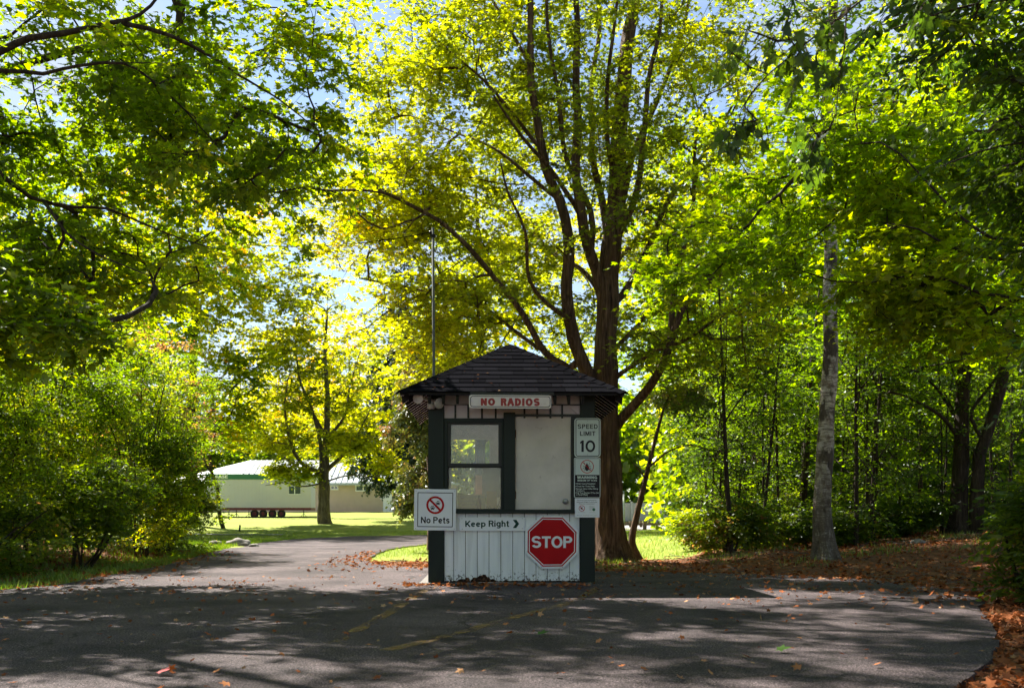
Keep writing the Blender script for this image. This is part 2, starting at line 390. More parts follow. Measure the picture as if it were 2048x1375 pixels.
        p = p + norm(ax) * .03 + rg.normal(size=p.shape) * spread * .05
        P3 = p.reshape(-1, 3)
        tn = np.repeat(cl_t, K * m) + rg.normal(size=N) * .11
        tn = tn + (tint(P3) if tint else .35)
        lv = np.repeat(cl_v, K * m) * rg.uniform(lvr[0], lvr[1], N)
        size = lsize * rg.uniform(.6, 1.2, N)
        ok = P3[:, 2] > gz(P3[:, 0], P3[:, 1]) + .02
        ax = ax.reshape(-1, 3); nn = nn.reshape(-1, 3)
        leaf_mesh(parts[1], P3[ok] - base, ax[ok], nn[ok], size[ok], leaf, mat, root, tn[ok], lv[ok])
        global NLEAF; NLEAF += N
    if vs:
        fast_mesh(parts[0], np.vstack(vs), np.vstack(fs), bk, root, True)
    return root
NLEAF = 0

# ================================================================ the setting: ground, road, far paths
def road_outline():
    left = [(-14, -6), (-14, 7.6), (-9, 9.4), (-5.55, 10.76), (-5.45, 13.3), (-5.7, 16.8), (-6.6, 22), (-7.2, 27), (-7.4, 31.9), (-7.0, 36), (-6.0, 39), (-4, 40.5), (-1, 42), (3, 48), (6, 56)]
    right = [(9, 53), (5, 46), (1, 38), (-1, 32), (-2.4, 27.5), (-2.9, 24), (-2.85, 21.2), (-2.65, 18.7), (-2.3, 16.6), (-1.2, 15.2), (.5, 14.6), (1.6, 14.3), (2.8, 13.9), (3.9, 13.2), (4.55, 12.2), (4.7, 10.8), (4.45, 9.4), (4.04, 8.6), (3.36, 6.9), (2.75, 5.7), (2.05, 4.6), (1.4, 3.4), (.8, 1), (.6, -6)]
    out = []
    for seg in (left, right):
        q = catmull([(x, y, 0) for x, y in seg], .12)[:, :2]
        for i, (x, y) in enumerate(q):
            a = .07 * mnoise.noise(Vector((x * 2.5, y * 2.5, 3))) + .045 * mnoise.noise(Vector((x * 9, y * 9, 5)))
            out.append((x + a, y + a * .8))
    return np.array(out)
ROAD = road_outline()
def inside(poly, x, y):
    x = np.asarray(x, float); y = np.asarray(y, float); c = np.zeros(x.shape, bool); j = len(poly) - 1
    for i in range(len(poly)):
        xi, yi = poly[i]; xj, yj = poly[j]
        if yi != yj:
            k = ((yi > y) != (yj > y)) & (x < (xj - xi) * (y - yi) / (yj - yi) + xi); c ^= k
        j = i
    return c
def road_dist(x, y):
    q = ROAD[::5]; return np.sqrt(((np.stack([x, y], -1)[:, None, :] - q[None]) ** 2).sum(-1)).min(1)
def litter(x, y):
    """how far leaf litter and bare soil replace the grass"""
    forest = ss(.160 * y + .2, .160 * y + 1.0, x) * ss(13, 14, y) * ss(70, 50, y)
    near = ss(1.0, 1.8, x) * ss(19.2, 17.6, y)
    isl = ss(-3.4, -2.4, x) * ss(.6, -.6, x - 1.5) * ss(18.8, 17.2, y) * ss(14, 14.6, y)
    lf = ss(-6.1, -7.2, x) * ss(24, 19, y)
    return np.clip(forest + near + isl + lf, 0, 1)
def make_ground():
    xs = np.concatenate([[-900, -400, -200, -120, -80, -60, -45, -35, -28], np.arange(-22, -12, .8), np.arange(-12, 14, .25), np.arange(14, 24, .8), [26, 32, 42, 56, 80, 130, 250, 500, 900]])
    ys = np.concatenate([[-300, -100, -40, -20, -10, -6, -3, 0, 2], np.arange(3, 30, .25), np.arange(30, 100, 1.), [104, 110, 125, 160, 250, 500, 1200]])
    X, Y = np.meshgrid(xs, ys); x = X.ravel(); y = Y.ravel(); z = gz(x, y)
    z = z + ss(.3, 1.4, litter(x, y) + .3) * np.array([mnoise.noise(Vector((a * 1.3, b * 1.3, 0))) for a, b in zip(x, y)]) * .035 * (~inside(ROAD, x, y))
    nx = len(xs); i = np.arange(len(ys) - 1)[:, None] * nx; k = np.arange(nx - 1)[None]
    f = np.stack([i + k, i + k + 1, i + nx + k + 1, i + nx + k], -1).reshape(-1, 4)
    m, t, o = nmat('grass_and_soil')
    a = t.nodes.new('ShaderNodeAttribute'); a.attribute_name = 'litter'
    n1 = noise(t, .35, 5, .6); n2 = noise(t, 9, 8, .75); n3 = noise(t, 60, 4, .8)
    g = ramp(t, [(.3, (.15, .21, .03)), (.5, (.20, .26, .04)), (.7, (.30, .31, .06))], n1.outputs['Fac']).outputs[0]
    g = mix(t, g, ramp(t, [(.3, (.10, .14, .02)), (.7, (.30, .34, .07))], n3.outputs['Fac']).outputs[0], .4)
    g = mix(t, g, (.34, .22, .10), ramp(t, [(.60, (0, 0, 0)), (.72, (.55, .55, .55))], n2.outputs['Fac']).outputs[0])
    s = ramp(t, [(.25, (.035, .02, .012)), (.5, (.13, .06, .03)), (.62, (.24, .10, .045)), (.8, (.30, .19, .12))], n2.outputs['Fac']).outputs[0]
    n4 = noise(t, 2.2, 6, .7)
    ad = t.nodes.new('ShaderNodeMath'); ad.operation = 'MULTIPLY_ADD'; t.links.new(n4.outputs['Fac'], ad.inputs[0]); ad.inputs[1].default_value = .9; t.links.new(a.outputs['Fac'], ad.inputs[2])
    fac = ramp(t, [(.82, (0, 0, 0)), (1.0, (1, 1, 1))], ad.outputs[0])
    c = mix(t, g, s, fac.outputs[0])
    bsdf(t, o, c, .95, 0, bump(t, n2.outputs['Fac'], .9, .03), .15)
    ob = fast_mesh('ground', np.stack([x, y, z], -1), f, m, None, True, {'litter': ('POINT', litter(x, y))})
    ob['kind'] = 'structure'
make_ground()
def asphalt(name, base, k=1.0):
    m, t, o = nmat(name)
    n1 = noise(t, 85, 4, .85); n2 = noise(t, .9, 6, .65); n3 = noise(t, 34, 6, .8)
    c = ramp(t, [(.40, tuple(x * .06 for x in base)), (.5, base), (.60, tuple(min(1, x * 4.2) for x in base))], n1.outputs['Fac']).outputs[0]
    c = mix(t, c, ramp(t, [(.35, (.45, .45, .46)), (.65, (1.35, 1.3, 1.28))], n2.outputs['Fac']).outputs[0], 1, 'MULTIPLY')
    c = mix(t, c, ramp(t, [(.4, (.45, .45, .45)), (.62, (1.3, 1.3, 1.3))], n3.outputs['Fac']).outputs[0], .75, 'MULTIPLY')
    # hairline cracks
    v = t.nodes.new('ShaderNodeTexVoronoi'); v.feature = 'DISTANCE_TO_EDGE'; v.inputs['Scale'].default_value = .33
    tc = t.nodes.new('ShaderNodeTexCoord'); nd = noise(t, 1.5, 5, .6); av = t.nodes.new('ShaderNodeVectorMath'); av.operation = 'ADD'
    t.links.new(tc.outputs['Object'], av.inputs[0]); t.links.new(nd.outputs['Color'], av.inputs[1]); t.links.new(av.outputs[0], v.inputs['Vector'])
    c = mix(t, c, (.02, .018, .017), ramp(t, [(0, (.85, .85, .85)), (.010, (0, 0, 0))], v.outputs['Distance']).outputs[0])
    hh = t.nodes.new('ShaderNodeMath'); hh.operation = 'ADD'; t.links.new(n1.outputs['Fac'], hh.inputs[0]); t.links.new(n3.outputs['Fac'], hh.inputs[1])
    bsdf(t, o, c, .85, 0, bump(t, hh.outputs[0], .9, .012), .15); return m
M['asphalt'] = asphalt('worn_asphalt', (.066, .054, .058))
M['lot'] = asphalt('pale_asphalt', (.3, .29, .28))
def sheet(name, poly, mat, thick=.06, lift=.03, cut=True, parent=None, kind='structure'):
    bm = bmesh.new(); vs = [bm.verts.new((x, y, 0)) for x, y in poly]; bm.faces.new(vs); bmesh.ops.triangulate(bm, faces=bm.faces)
    if cut:
        y0 = min(p[1] for p in poly); y1 = max(p[1] for p in poly); x0 = min(p[0] for p in poly); x1 = max(p[0] for p in poly)
        for y in np.arange(max(36, y0) + .5, y1, 1.5): bmesh.ops.bisect_plane(bm, geom=bm.verts[:] + bm.edges[:] + bm.faces[:], plane_co=(0, y, 0), plane_no=(0, 1, 0))
        if y1 > 36:
            for x in np.arange(x0 + .5, x1, 2.5): bmesh.ops.bisect_plane(bm, geom=bm.verts[:] + bm.edges[:] + bm.faces[:], plane_co=(x, 0, 0), plane_no=(1, 0, 0))
    for v in bm.verts: v.co.z = (0 if v.co.y < 36 else float(gz(v.co.x, v.co.y)) + lift)
    bmesh.ops.recalc_face_normals(bm, faces=bm.faces)
    if bm.faces[:][0].normal.z < 0: bmesh.ops.reverse_faces(bm, faces=bm.faces)
    be = [e for e in bm.edges if e.is_boundary]
    if thick:
        r = bmesh.ops.extrude_edge_only(bm, edges=be)
        for g in r['geom']:
            if isinstance(g, bmesh.types.BMVert): g.co.z -= thick
    me = bpy.data.meshes.new(name); bm.to_mesh(me); bm.free(); me.materials.append(M[mat]); o = bpy.data.objects.new(name, me); COL.objects.link(o); o.parent = parent
    if kind: o['kind'] = kind
    return o
road = sheet('road', [tuple(p) for p in ROAD], 'asphalt')
sheet('parking_lot', [(9.5, 52), (60, 52), (60, 100), (2, 100), (4, 70)], 'lot', .05, .05)
sheet('path', [(x, 29.6 + .5 * math.sin(x * .1)) for x in np.arange(2.3, 16, 1.)] + [(x, 30.2 + .5 * math.sin(x * .1)) for x in np.arange(15.3, 2, -1.)], 'lot', .02, .02, False)
sheet('footpath', [(x, 41.3 - .12 * (x + 13)) for x in np.arange(-14.5, -8.5, 1.)] + [(x, 42.0 - .12 * (x + 13)) for x in np.arange(-9.5, -15, -1.)], 'lot', .02, .04, True)
def yellow():
    m, t, o = nmat('worn_yellow_paint')
    n = noise(t, 42, 6, .8); n2 = noise(t, 2.2, 4, .6)
    b = t.nodes.new('ShaderNodeBsdfPrincipled'); b.inputs['Base Color'].default_value = (.32, .18, .04, 1); b.inputs['Roughness'].default_value = .8
    tr = t.nodes.new('ShaderNodeBsdfTransparent'); ms = t.nodes.new('ShaderNodeMixShader')
    a = t.nodes.new('ShaderNodeMath'); a.operation = 'ADD'; t.links.new(n.outputs['Fac'], a.inputs[0]); t.links.new(n2.outputs['Fac'], a.inputs[1])
    t.links.new(ramp(t, [(.96, (0, 0, 0)), (1.2, (.45, .45, .45))], a.outputs[0]).outputs[0], ms.inputs[0])
    hs = t.nodes.new('ShaderNodeMath')
    t.links.new(tr.outputs[0], ms.inputs[1]); t.links.new(b.outputs[0], ms.inputs[2]); t.links.new(ms.outputs[0], o.inputs[0]); return m
M['yellow'] = yellow()
for pts in ([(-.92, 10.9), (-.98, 9.2), (-1.02, 7.97), (-1.12, 6.2)], [(.93, 10.9), (.72, 9.9), (.476, 8.95), (0, 7.77), (-.47, 6.5), (-.75, 5.9)]):
    q = catmull([(x, y, .004) for x, y in pts], .15); n = np.cross(norm(np.gradient(q, axis=0)), [0, 0, 1.]) * .05
    mb = MB(); v = np.vstack([q - n, q + n]); k = len(q); mb.add(v, [(i, i + 1, i + k + 1, i + k) for i in range(k - 1)]); mb.build('painted_line', 'yellow', road)

# ================================================================ the ticket booth
BY = 11.54; BROT = .0225; K = F / BY
def LX(px): return (px - 1023.5) / K
def LZ(py): return (1168 - py) / K
def B(px, py): return (LX(px), LZ(py))
def bworld(lx, ly, lz):
    c, s_ = math.cos(BROT), math.sin(BROT); return (lx * c - ly * s_, BY + lx * s_ + ly * c, lz)
M['green'] = paint('dark_green_paint', (.005, .014, .010), .5, .35, 5, spec=.3, bstr=.25, dirt=(.012, .02, .016), mscale=(1, 1, .3))
M['black'] = paint('black_green_trim', (.004, .006, .005), .5, .3, 8)
def rafterm():
    m, t, o = nmat('rafter_paint'); g = t.nodes.new('ShaderNodeNewGeometry'); sx = t.nodes.new('ShaderNodeSeparateXYZ'); t.links.new(g.outputs['True Normal'], sx.inputs[0])
    n = noise(t, 12, 5); lt = t.nodes.new('ShaderNodeMath'); lt.operation = 'LESS_THAN'; t.links.new(sx.outputs[2], lt.inputs[0]); lt.inputs[1].default_value = -.5
    c = mix(t, ramp(t, [(.3, (.006, .005, .005)), (.7, (.014, .011, .011))], n.outputs['Fac']).outputs[0], (.62, .50, .48), lt.outputs[0])   # downward faces mixed to pale pink
    bsdf(t, o, c, .7, 0, None, .2); return m
M['rafter'] = rafterm()
M['soffit'] = paint('soffit_boards', (.58, .46, .45), .7, .2, 8)
M['header'] = paint('header_panel_white', (.62, .56, .58), .6, .12, 5)
M['door'] = paint('cream_door', (.62, .57, .51), .5, .22, 2.2, dirt=(.36, .30, .25))
M['metal'] = paint('galvanised_metal', (.34, .35, .36), .45, .15, 20, metal=.5)
M['mast'] = paint('mast_grey', (.12, .13, .13), .8, .15, 20, spec=.1)
M['wire'] = paint('wire_black', (.006, .006, .006), 1, .1, 20, spec=0)
M['concrete'] = paint('concrete', (.12, .11, .10), .9, .4, 14, bstr=.6)
M['rot'] = paint('rotten_wood', (.035, .016, .009), .95, .8, 30, bstr=1)
M['rustwood'] = paint('split_wood', (.16, .07, .035), .9, .7, 40, bstr=1)
M['inside'] = paint('interior_wall', (.74, .68, .60), .7, .1, 3)
M['white'] = paint('white_sign_face', (.80, .82, .86), .35, .05, 3, spec=.2)
M['whitec'] = paint('cream_sign_face', (.66, .60, .55), .4, .1, 6, dirt=(.45, .36, .3))
M['whiteg'] = paint('greenish_sign_face', (.56, .64, .60), .35, .06, 6, spec=.2)
M['red'] = paint('sign_red', (.45, .004, .008), .45, .12, 5, spec=.12)
M['dred'] = paint('faded_red_letters', (.33, .02, .02), .5, .3, 30)
M['blk'] = paint('sign_black', (.012, .010, .014), .4, .2, 10, spec=.2)
M['dgreen'] = paint('sign_green', (.004, .045, .032), .4, .15, 10, spec=.2)
M['lgreen'] = paint('badge_green', (.02, .16, .07), .4, .1, 10)
M['grey'] = paint('grey_plastic', (.3, .3, .3), .5, .1, 10)
M['lampwhite'] = paint('lamp_housing', (.50, .47, .43), .45, .12, 10)
M['board_b'] = paint('card_box', (.45, .27, .12), .8, .15, 10)
M['pink'] = paint('pinkish_box', (.6, .38, .3), .7, .1, 10)
M['paper'] = paint('notice_paper', (.52, .45, .26), .7, .1, 10)
def whiteboards():
    m, t, o = nmat('white_painted_boards')
    n = noise(t, 1, 6, .6, mscale=(10, 10, 1.2)); n2 = noise(t, 26, 7, .8); n3 = noise(t, 1.0, 3, mscale=(14, 4, .9), loc=(2, 3, 1))
    c = ramp(t, [(.3, (.70, .73, .77)), (.6, (.84, .86, .89))], n.outputs['Fac']).outputs[0]
    c = mix(t, c, (.50, .51, .50), ramp(t, [(.52, (0, 0, 0)), (.75, (.5, .5, .5))], n3.outputs['Fac']).outputs[0])
    tc = t.nodes.new('ShaderNodeTexCoord'); sx = t.nodes.new('ShaderNodeSeparateXYZ'); t.links.new(tc.outputs['Object'], sx.inputs[0])
    mr = t.nodes.new('ShaderNodeMapRange'); mr.inputs[1].default_value = .04; mr.inputs[2].default_value = .24; mr.inputs[3].default_value = .17; mr.inputs[4].default_value = 0; t.links.new(sx.outputs[2], mr.inputs[0])
    ad = t.nodes.new('ShaderNodeMath'); ad.operation = 'ADD'; t.links.new(n2.outputs['Fac'], ad.inputs[0]); t.links.new(mr.outputs[0], ad.inputs[1])
    c = mix(t, c, (.06, .045, .035), ramp(t, [(.655, (0, 0, 0)), (.72, (1, 1, 1))], ad.outputs[0]).outputs[0])
    bsdf(t, o, c, .5, 0, bump(t, n.outputs['Fac'], .25, .006), .4); return m
M['boards'] = whiteboards()
def glass():
    m, t, o = nmat('dusty_window_glass')
    tr = t.nodes.new('ShaderNodeBsdfTransparent'); tr.inputs[0].default_value = (.9, .92, .9, 1)
    gl = t.nodes.new('ShaderNodeBsdfGlossy'); gl.inputs['Roughness'].default_value = .02
    df = t.nodes.new('ShaderNodeBsdfDiffuse'); df.inputs[0].default_value = (.75, .70, .58, 1)
    n = noise(t, 5, 7, .7); m1 = t.nodes.new('ShaderNodeMixShader'); m2 = t.nodes.new('ShaderNodeMixShader')
    t.links.new(ramp(t, [(.3, (.14, .14, .14)), (.75, (.30, .30, .30))], n.outputs['Fac']).outputs[0], m1.inputs[0])  # dust on the pane, made denser so the inside looks lighter
    t.links.new(tr.outputs[0], m1.inputs[1]); t.links.new(df.outputs[0], m1.inputs[2])
    fr = t.nodes.new('ShaderNodeFresnel'); fr.inputs[0].default_value = 1.5; t.links.new(fr.outputs[0], m2.inputs[0])
    t.links.new(m1.outputs[0], m2.inputs[1]); t.links.new(gl.outputs[0], m2.inputs[2]); t.links.new(m2.outputs[0], o.inputs[0]); return m
M['glass'] = glass()
def clear():
    m, t, o = nmat('clear_glass'); tr = t.nodes.new('ShaderNodeBsdfTransparent'); gl = t.nodes.new('ShaderNodeBsdfGlossy'); gl.inputs['Roughness'].default_value = .01
    m2 = t.nodes.new('ShaderNodeMixShader'); m2.inputs[0].default_value = .05; t.links.new(tr.outputs[0], m2.inputs[1]); t.links.new(gl.outputs[0], m2.inputs[2]); t.links.new(m2.outputs[0], o.inputs[0]); return m
M['glass2'] = clear()
def shingle():
    m, t, o = nmat('asphalt_shingle')
    a = t.nodes.new('ShaderNodeAttribute'); a.attribute_name = 'lv'
    n = noise(t, 220, 3, .8); n2 = noise(t, 7, 7, .75)
    c = ramp(t, [(.3, (.003, .003, .004)), (.6, (.012, .012, .015))], n.outputs['Fac']).outputs[0]
    k = t.nodes.new('ShaderNodeVectorMath'); k.operation = 'SCALE'; t.links.new(c, k.inputs[0]); t.links.new(a.outputs['Fac'], k.inputs['Scale'])
    c = mix(t, k.outputs[0], (.045, .045, .06), ramp(t, [(.70, (0, 0, 0)), (.72, (.8, .8, .8))], n2.outputs['Fac']).outputs[0])
    bsdf(t, o, c, .9, 0, bump(t, n.outputs['Fac'], .6, .004), 0); return m
M['shingle'] = shingle()

booth = empty('ticket_booth', (0, BY, 0), BROT, label='small dark green and white ticket booth with a shingled pyramid roof standing in the road', cat='booth')
XL, XR = LX(856), LX(1190); DEP = 2.2
mb = MB(); mb.box(LX(826 + 12), LX(1183), -.05, DEP + .05, -.03, .022); mb.build('concrete_base', 'concrete', booth, .008)
for x0, x1, y0 in ((XL, LX(887.6), -.0), (LX(1160), XR, 0), (XL, LX(887.6), DEP - .16), (LX(1160), XR, DEP - .16)):
    MB().box(x0, x1, y0, y0 + .16, .026, 2.215).build('corner_post', 'green', booth, .006)
# lower front wall: vertical boards with v-grooves and a rotten foot
def lower_boards():
    x = LX(887.6) + .002; xe = LX(1160) - .002; mb = MB(); z1 = LZ(1026); rg = random.Random(3)
    edges = [x] + [LX(760 + c / 2.546) for c in (374, 434, 494, 554, 614, 675, 735, 794, 852, 912, 966)] + [xe]
    for a, b in zip(edges[:-1], edges[1:]):
        n = 10; pts = []
        for i in range(n + 1):
            u = a + .003 + (b - a - .006) * i / n; px = u * K + 1023.5
            h = .035 + .012 * rg.random()
            if 930 < px < 980: h = .065 + .05 * mnoise.noise(Vector((px * .11, 2, 1))) + .02 * rg.random() + .035 * max(0, 1 - abs(px - 968) / 14)
            elif 916 < px < 932: h = .045 + .02 * rg.random()
            elif 980 < px < 990: h = .05 + .015 * rg.random()
            pts.append((u, max(h, .03)))
        mb.prism(pts + [(b - .003, z1), (a + .003, z1)], .03, .05)
    mb.build('wall_board', 'boards', booth, .0025)
    MB().box(x - .001, xe + .001, .047, .07, .024, z1).build('wall_backing', 'rot', booth)
lower_boards()
# splintered wood where the boards have rotted away
mb = MB(); rg = random.Random(5)
for i in range(46):
    px = rg.uniform(930, 984) if i < 34 else rg.uniform(888, 1158); x = LX(px); z = rg.uniform(.03, .11 if i < 34 else .045); a = rg.uniform(.008, .03); h = rg.uniform(.01, .035)
    mb.prism([(x - a / 2, z), (x + a / 2, z - .004), (x + a * .3, z + h), (x - a * .2, z + h * .8)], .036 + rg.uniform(0, .004), .05)
mb.build('rotten_splinters', 'rustwood', booth, kind='stuff')
mb = MB(); mb.box(LX(911), LX(1149), -.035, .06, LZ(1026), LZ(1019.4)); mb.build('window_sill', 'green', booth, .003)
mb = MB()
def ringp(mb, x0, x1, z0, z1, a0, a1, b0, b1, y0, y1):
    """frame from px box to inner px box"""
    o_ = [(LX(x0), LZ(z1)), (LX(x1), LZ(z1)), (LX(x1), LZ(z0)), (LX(x0), LZ(z0))]; i_ = [(LX(a0), LZ(b1)), (LX(a1), LZ(b1)), (LX(a1), LZ(b0)), (LX(a0), LZ(b0))]
    mb.ring(o_, i_, y0, y1)
mb = MB(); ringp(mb, 887.6, 1006.6, 835.5, 1019.3, 894.5, 1003, 844, 1017.8, .03, .13); wf = mb.build('window_frame', 'green', booth, .002)
mb = MB(); ringp(mb, 894.5, 1003, 844, 932, 901, 996.4, 848.2, 925.5, .05, .085); us = mb.build('sash', 'black', booth, .002)
MB().box(LX(901), LX(996.4), .064, .068, LZ(925.5), LZ(848.2)).build('pane', 'glass', us)
mb = MB(); ringp(mb, 894.5, 1003, 928, 1017.8, 896.8, 1001, 934, 1016.5, .087, .12); ls = mb.build('sash', 'black', booth, .002)
MB().box(LX(896.8), LX(1001), .100, .104, LZ(1016.5), LZ(934)).build('pane', 'glass', ls)
mb = MB(); mb.box(LX(946), LX(952), .035, .05, LZ(926), LZ(923.6)); mb.build('latch', 'metal', us)
MB().box(LX(1006.8), LX(1030), .005, .13, LZ(1019.3), LZ(824)).build('centre_mullion', 'green', booth, .004)
MB().box(LX(1142.5), LX(1160), .03, .13, LZ(1019.3), LZ(832)).build('door_jamb', 'black', booth)
MB().box(LX(1030), LX(1160), .02, .13, LZ(831.5), LZ(827)).build('door_head', 'black', booth)
dr = MB().box(LX(1031), LX(1142), .05, .085, LZ(1018), LZ(832.4)).build('door', 'door', booth, .003)
kx, kz = B(1131.3, 1001.7)
mb = MB(); mb.lathe([(.0, -.06), (.022, -.058), (.031, -.045), (.031, -.034), (.02, -.022), (.013, -.018), (.013, -.004), (.034, -.003), (.034, .001), (0, .001)], (kx, .049, kz), (0, 1, 0), 24); mb.build('door_knob', 'metal', dr)
for py in (866, 989): 
    mb = MB(); x, z = B(1030.3, py); mb.box(x - .006, x + .008, .035, .052, z - .045, z + .045); mb.tube([(x, .035, z - .045), (x, .035, z + .045)], .006, 8); mb.build('hinge', 'rustwood', dr)
MB().box(LX(1006.8), LX(1160), .04, .09, LZ(1019.4), LZ(1018.2)).build('threshold', 'black', booth)
# header panels with dark battens
MB().box(LX(887.8), LX(1159.8), .055, .075, LZ(836), 2.33).build('header_panel', 'header', booth)
for cx in (382, 448, 518, 588, 735, 800, 868, 928):
    x = LX(760 + cx / 2.546); MB().box(x - .011, x + .011, .038, .054, LZ(835), LZ(808)).build('batten', 'black', booth)
MB().box(LX(887.8), LX(1159.8), .030, .054, LZ(809), LZ(806.8)).build('header_rail', 'black', booth)
mb = MB(); mb.box(LX(941), LX(1104), -.312, -.30, LZ(796), LZ(790)); mb.build('fascia_board', 'black', booth)
mb = MB(); mb.prism([(LX(1160) - .13, LZ(812)), (LX(1160) - .001, LZ(829)), (LX(1160) - .001, LZ(809.4))], .03, .05); mb.build('corner_brace', 'header', booth)
# side walls with unseen windows added to let light in, back with a window
def wall_side(x, name, flip):
    y0, y1 = .161, DEP - .161; xa, xb = (x, x + .05) if not flip else (x - .05, x)
    mb = MB(); mb.box(xa, xb, y0, y1, .026, .86); mb.box(xa, xb, y0, y1, 1.85, 2.30); mb.box(xa, xb, y0, y0 + .2, .86, 1.85); mb.box(xa, xb, y1 - .2, y1, .86, 1.85); w_ = mb.build('side_wall', 'boards', booth)
    MB().box(xa + .02, xa + .026, y0 + .2, y1 - .2, .86, 1.85).build('pane', 'glass2', w_)
wall_side(XL + .03, 'a', False); wall_side(XR - .03, 'b', True)
xa, xb = LX(887.6), LX(1160); wx0, wx1, wz0, wz1 = -.80, -.26, .95, 1.84; yb = DEP - .06
mb = MB(); mb.box(xa, xb, yb, DEP - .01, .026, wz0); mb.box(xa, xb, yb, DEP - .01, wz1, 2.30); mb.box(xa, wx0, yb, DEP - .01, wz0, wz1); mb.box(wx1, xb, yb, DEP - .01, wz0, wz1); bw = mb.build('back_wall', 'inside', booth)
MB().box(wx0, wx1, yb + .02, yb + .025, wz0, wz1).build('pane', 'glass2', bw)
mb = MB(); mb.box(wx0 - .04, wx1 + .04, yb - .012, yb - .001, wz1, wz1 + .04); mb.box(wx0 - .04, wx0, yb - .012, yb - .001, wz0, wz1); mb.box(wx1, wx1 + .04, yb - .012, yb - .001, wz0, wz1); mb.build('inner_frame', 'inside', bw)
MB().box(XL + .09, XR - .09, .14, DEP - .07, 2.26, 2.28).build('ceiling_board', 'inside', booth)
MB().box(LX(889), LX(1158), .135, .60, .80, .845).build('counter', 'inside', booth, .004)
MB().box(XL + .09, XR - .09, .14, DEP - .07, .03, .05).build('floor_board', 'rot', booth)
# roof: boarded pyramid, rafter tails, shingles laid as tabs, folded hip caps
EZ = 2.194; HW = 1.268; YF = -.30; YB = DEP + .30; YC = DEP / 2; AZ = 2.962
apex = np.array([0, YC, AZ]); crn = [np.array(c, float) for c in ((-HW, YF, EZ), (HW, YF, EZ), (HW, YB, EZ), (-HW, YB, EZ))]
mb = MB(); dz = np.array([0, 0, .012]); th = np.array([0, 0, .028])
v = [c - dz for c in crn] + [apex - dz] + [c - dz - th for c in crn] + [apex - dz - th]
mb.add(v, [(0, 1, 4), (1, 2, 4), (2, 3, 4), (3, 0, 4), (6, 5, 9), (7, 6, 9), (8, 7, 9), (5, 8, 9), (0, 5, 6, 1), (1, 6, 7, 2), (2, 7, 8, 3), (3, 8, 5, 0)])
roof = mb.build('roof', 'rafter', booth)
for i in range(4):      # soffit boarding under each slope, between wall and eave
    a, b = crn[i], crn[(i + 1) % 4]; f_ = .18; n_ = np.array([0, 0, .046]); m_ = .012
    a2 = a + (apex - a) * m_ - n_; b2 = b + (apex - b) * m_ - n_; a3 = a + (apex - a) * f_ - n_; b3 = b + (apex - b) * f_ - n_
    MB().add([a2, b2, b3, a3], [(3, 2, 1, 0)]).build('soffit', 'soffit', roof)
def raft(mb, p0, p1, side, wd=.017, h=.085):
    """p0 at the eave, p1 at the wall, both on the roof underside"""
    p0 = np.array(p0); p1 = np.array(p1); s_ = np.array(side) * wd; d = np.array([0, 0, h]); e = (p1 - p0) * .12; e[2] = 0
    v = [p0 - s_, p1 - s_, p1 - s_ - d, p0 - s_ + e - d, p0 + s_, p1 + s_, p1 + s_ - d, p0 + s_ + e - d]
    mb.add(v, [(0, 1, 2, 3), (7, 6, 5, 4), (0, 4, 5, 1), (1, 5, 6, 2), (2, 6, 7, 3), (3, 7, 4, 0)])
sl = (AZ - EZ) / HW; sf = (AZ - EZ) / (YC - YF)
for sx in (-1, 1):
    for y in np.arange(YF + .10, YB - .05, .2):
        mb = MB(); wallx = .97 if 0 < y < DEP else max(.97, HW - min(y - YF, YB - y) * HW / (YC - YF) * 1.0)
        if wallx > HW - .06: continue
        raft(mb, (sx * (HW - .01), y, EZ - .050), (sx * wallx, y, EZ - .050 + sl * (HW - .01 - wallx)), (0, 1, 0)); mb.build('rafter_tail', 'rafter', roof)
for yo, yi, sg in ((YF + .01, 0, 1), (YB - .01, DEP, -1)):
    for x in np.arange(-.94, .95, .158):
        mb = MB(); raft(mb, (x, yo, EZ - .050), (x, yi, EZ - .050 + sf * abs(yi - yo)), (1, 0, 0), .016, .085); mb.build('rafter_tail', 'black', roof)
def clip_poly(poly, fn):
    out = []
    for i in range(len(poly)):
        a, b = poly[i], poly[(i + 1) % len(poly)]; fa, fb = fn(a), fn(b)
        if fa >= 0: out.append(a)
        if (fa >= 0) != (fb >= 0):
            t = fa / (fa - fb); out.append((a[0] + (b[0] - a[0]) * t, a[1] + (b[1] - a[1]) * t))
    return out
sv, sfc, slv = [], [], []; rg = random.Random(11)
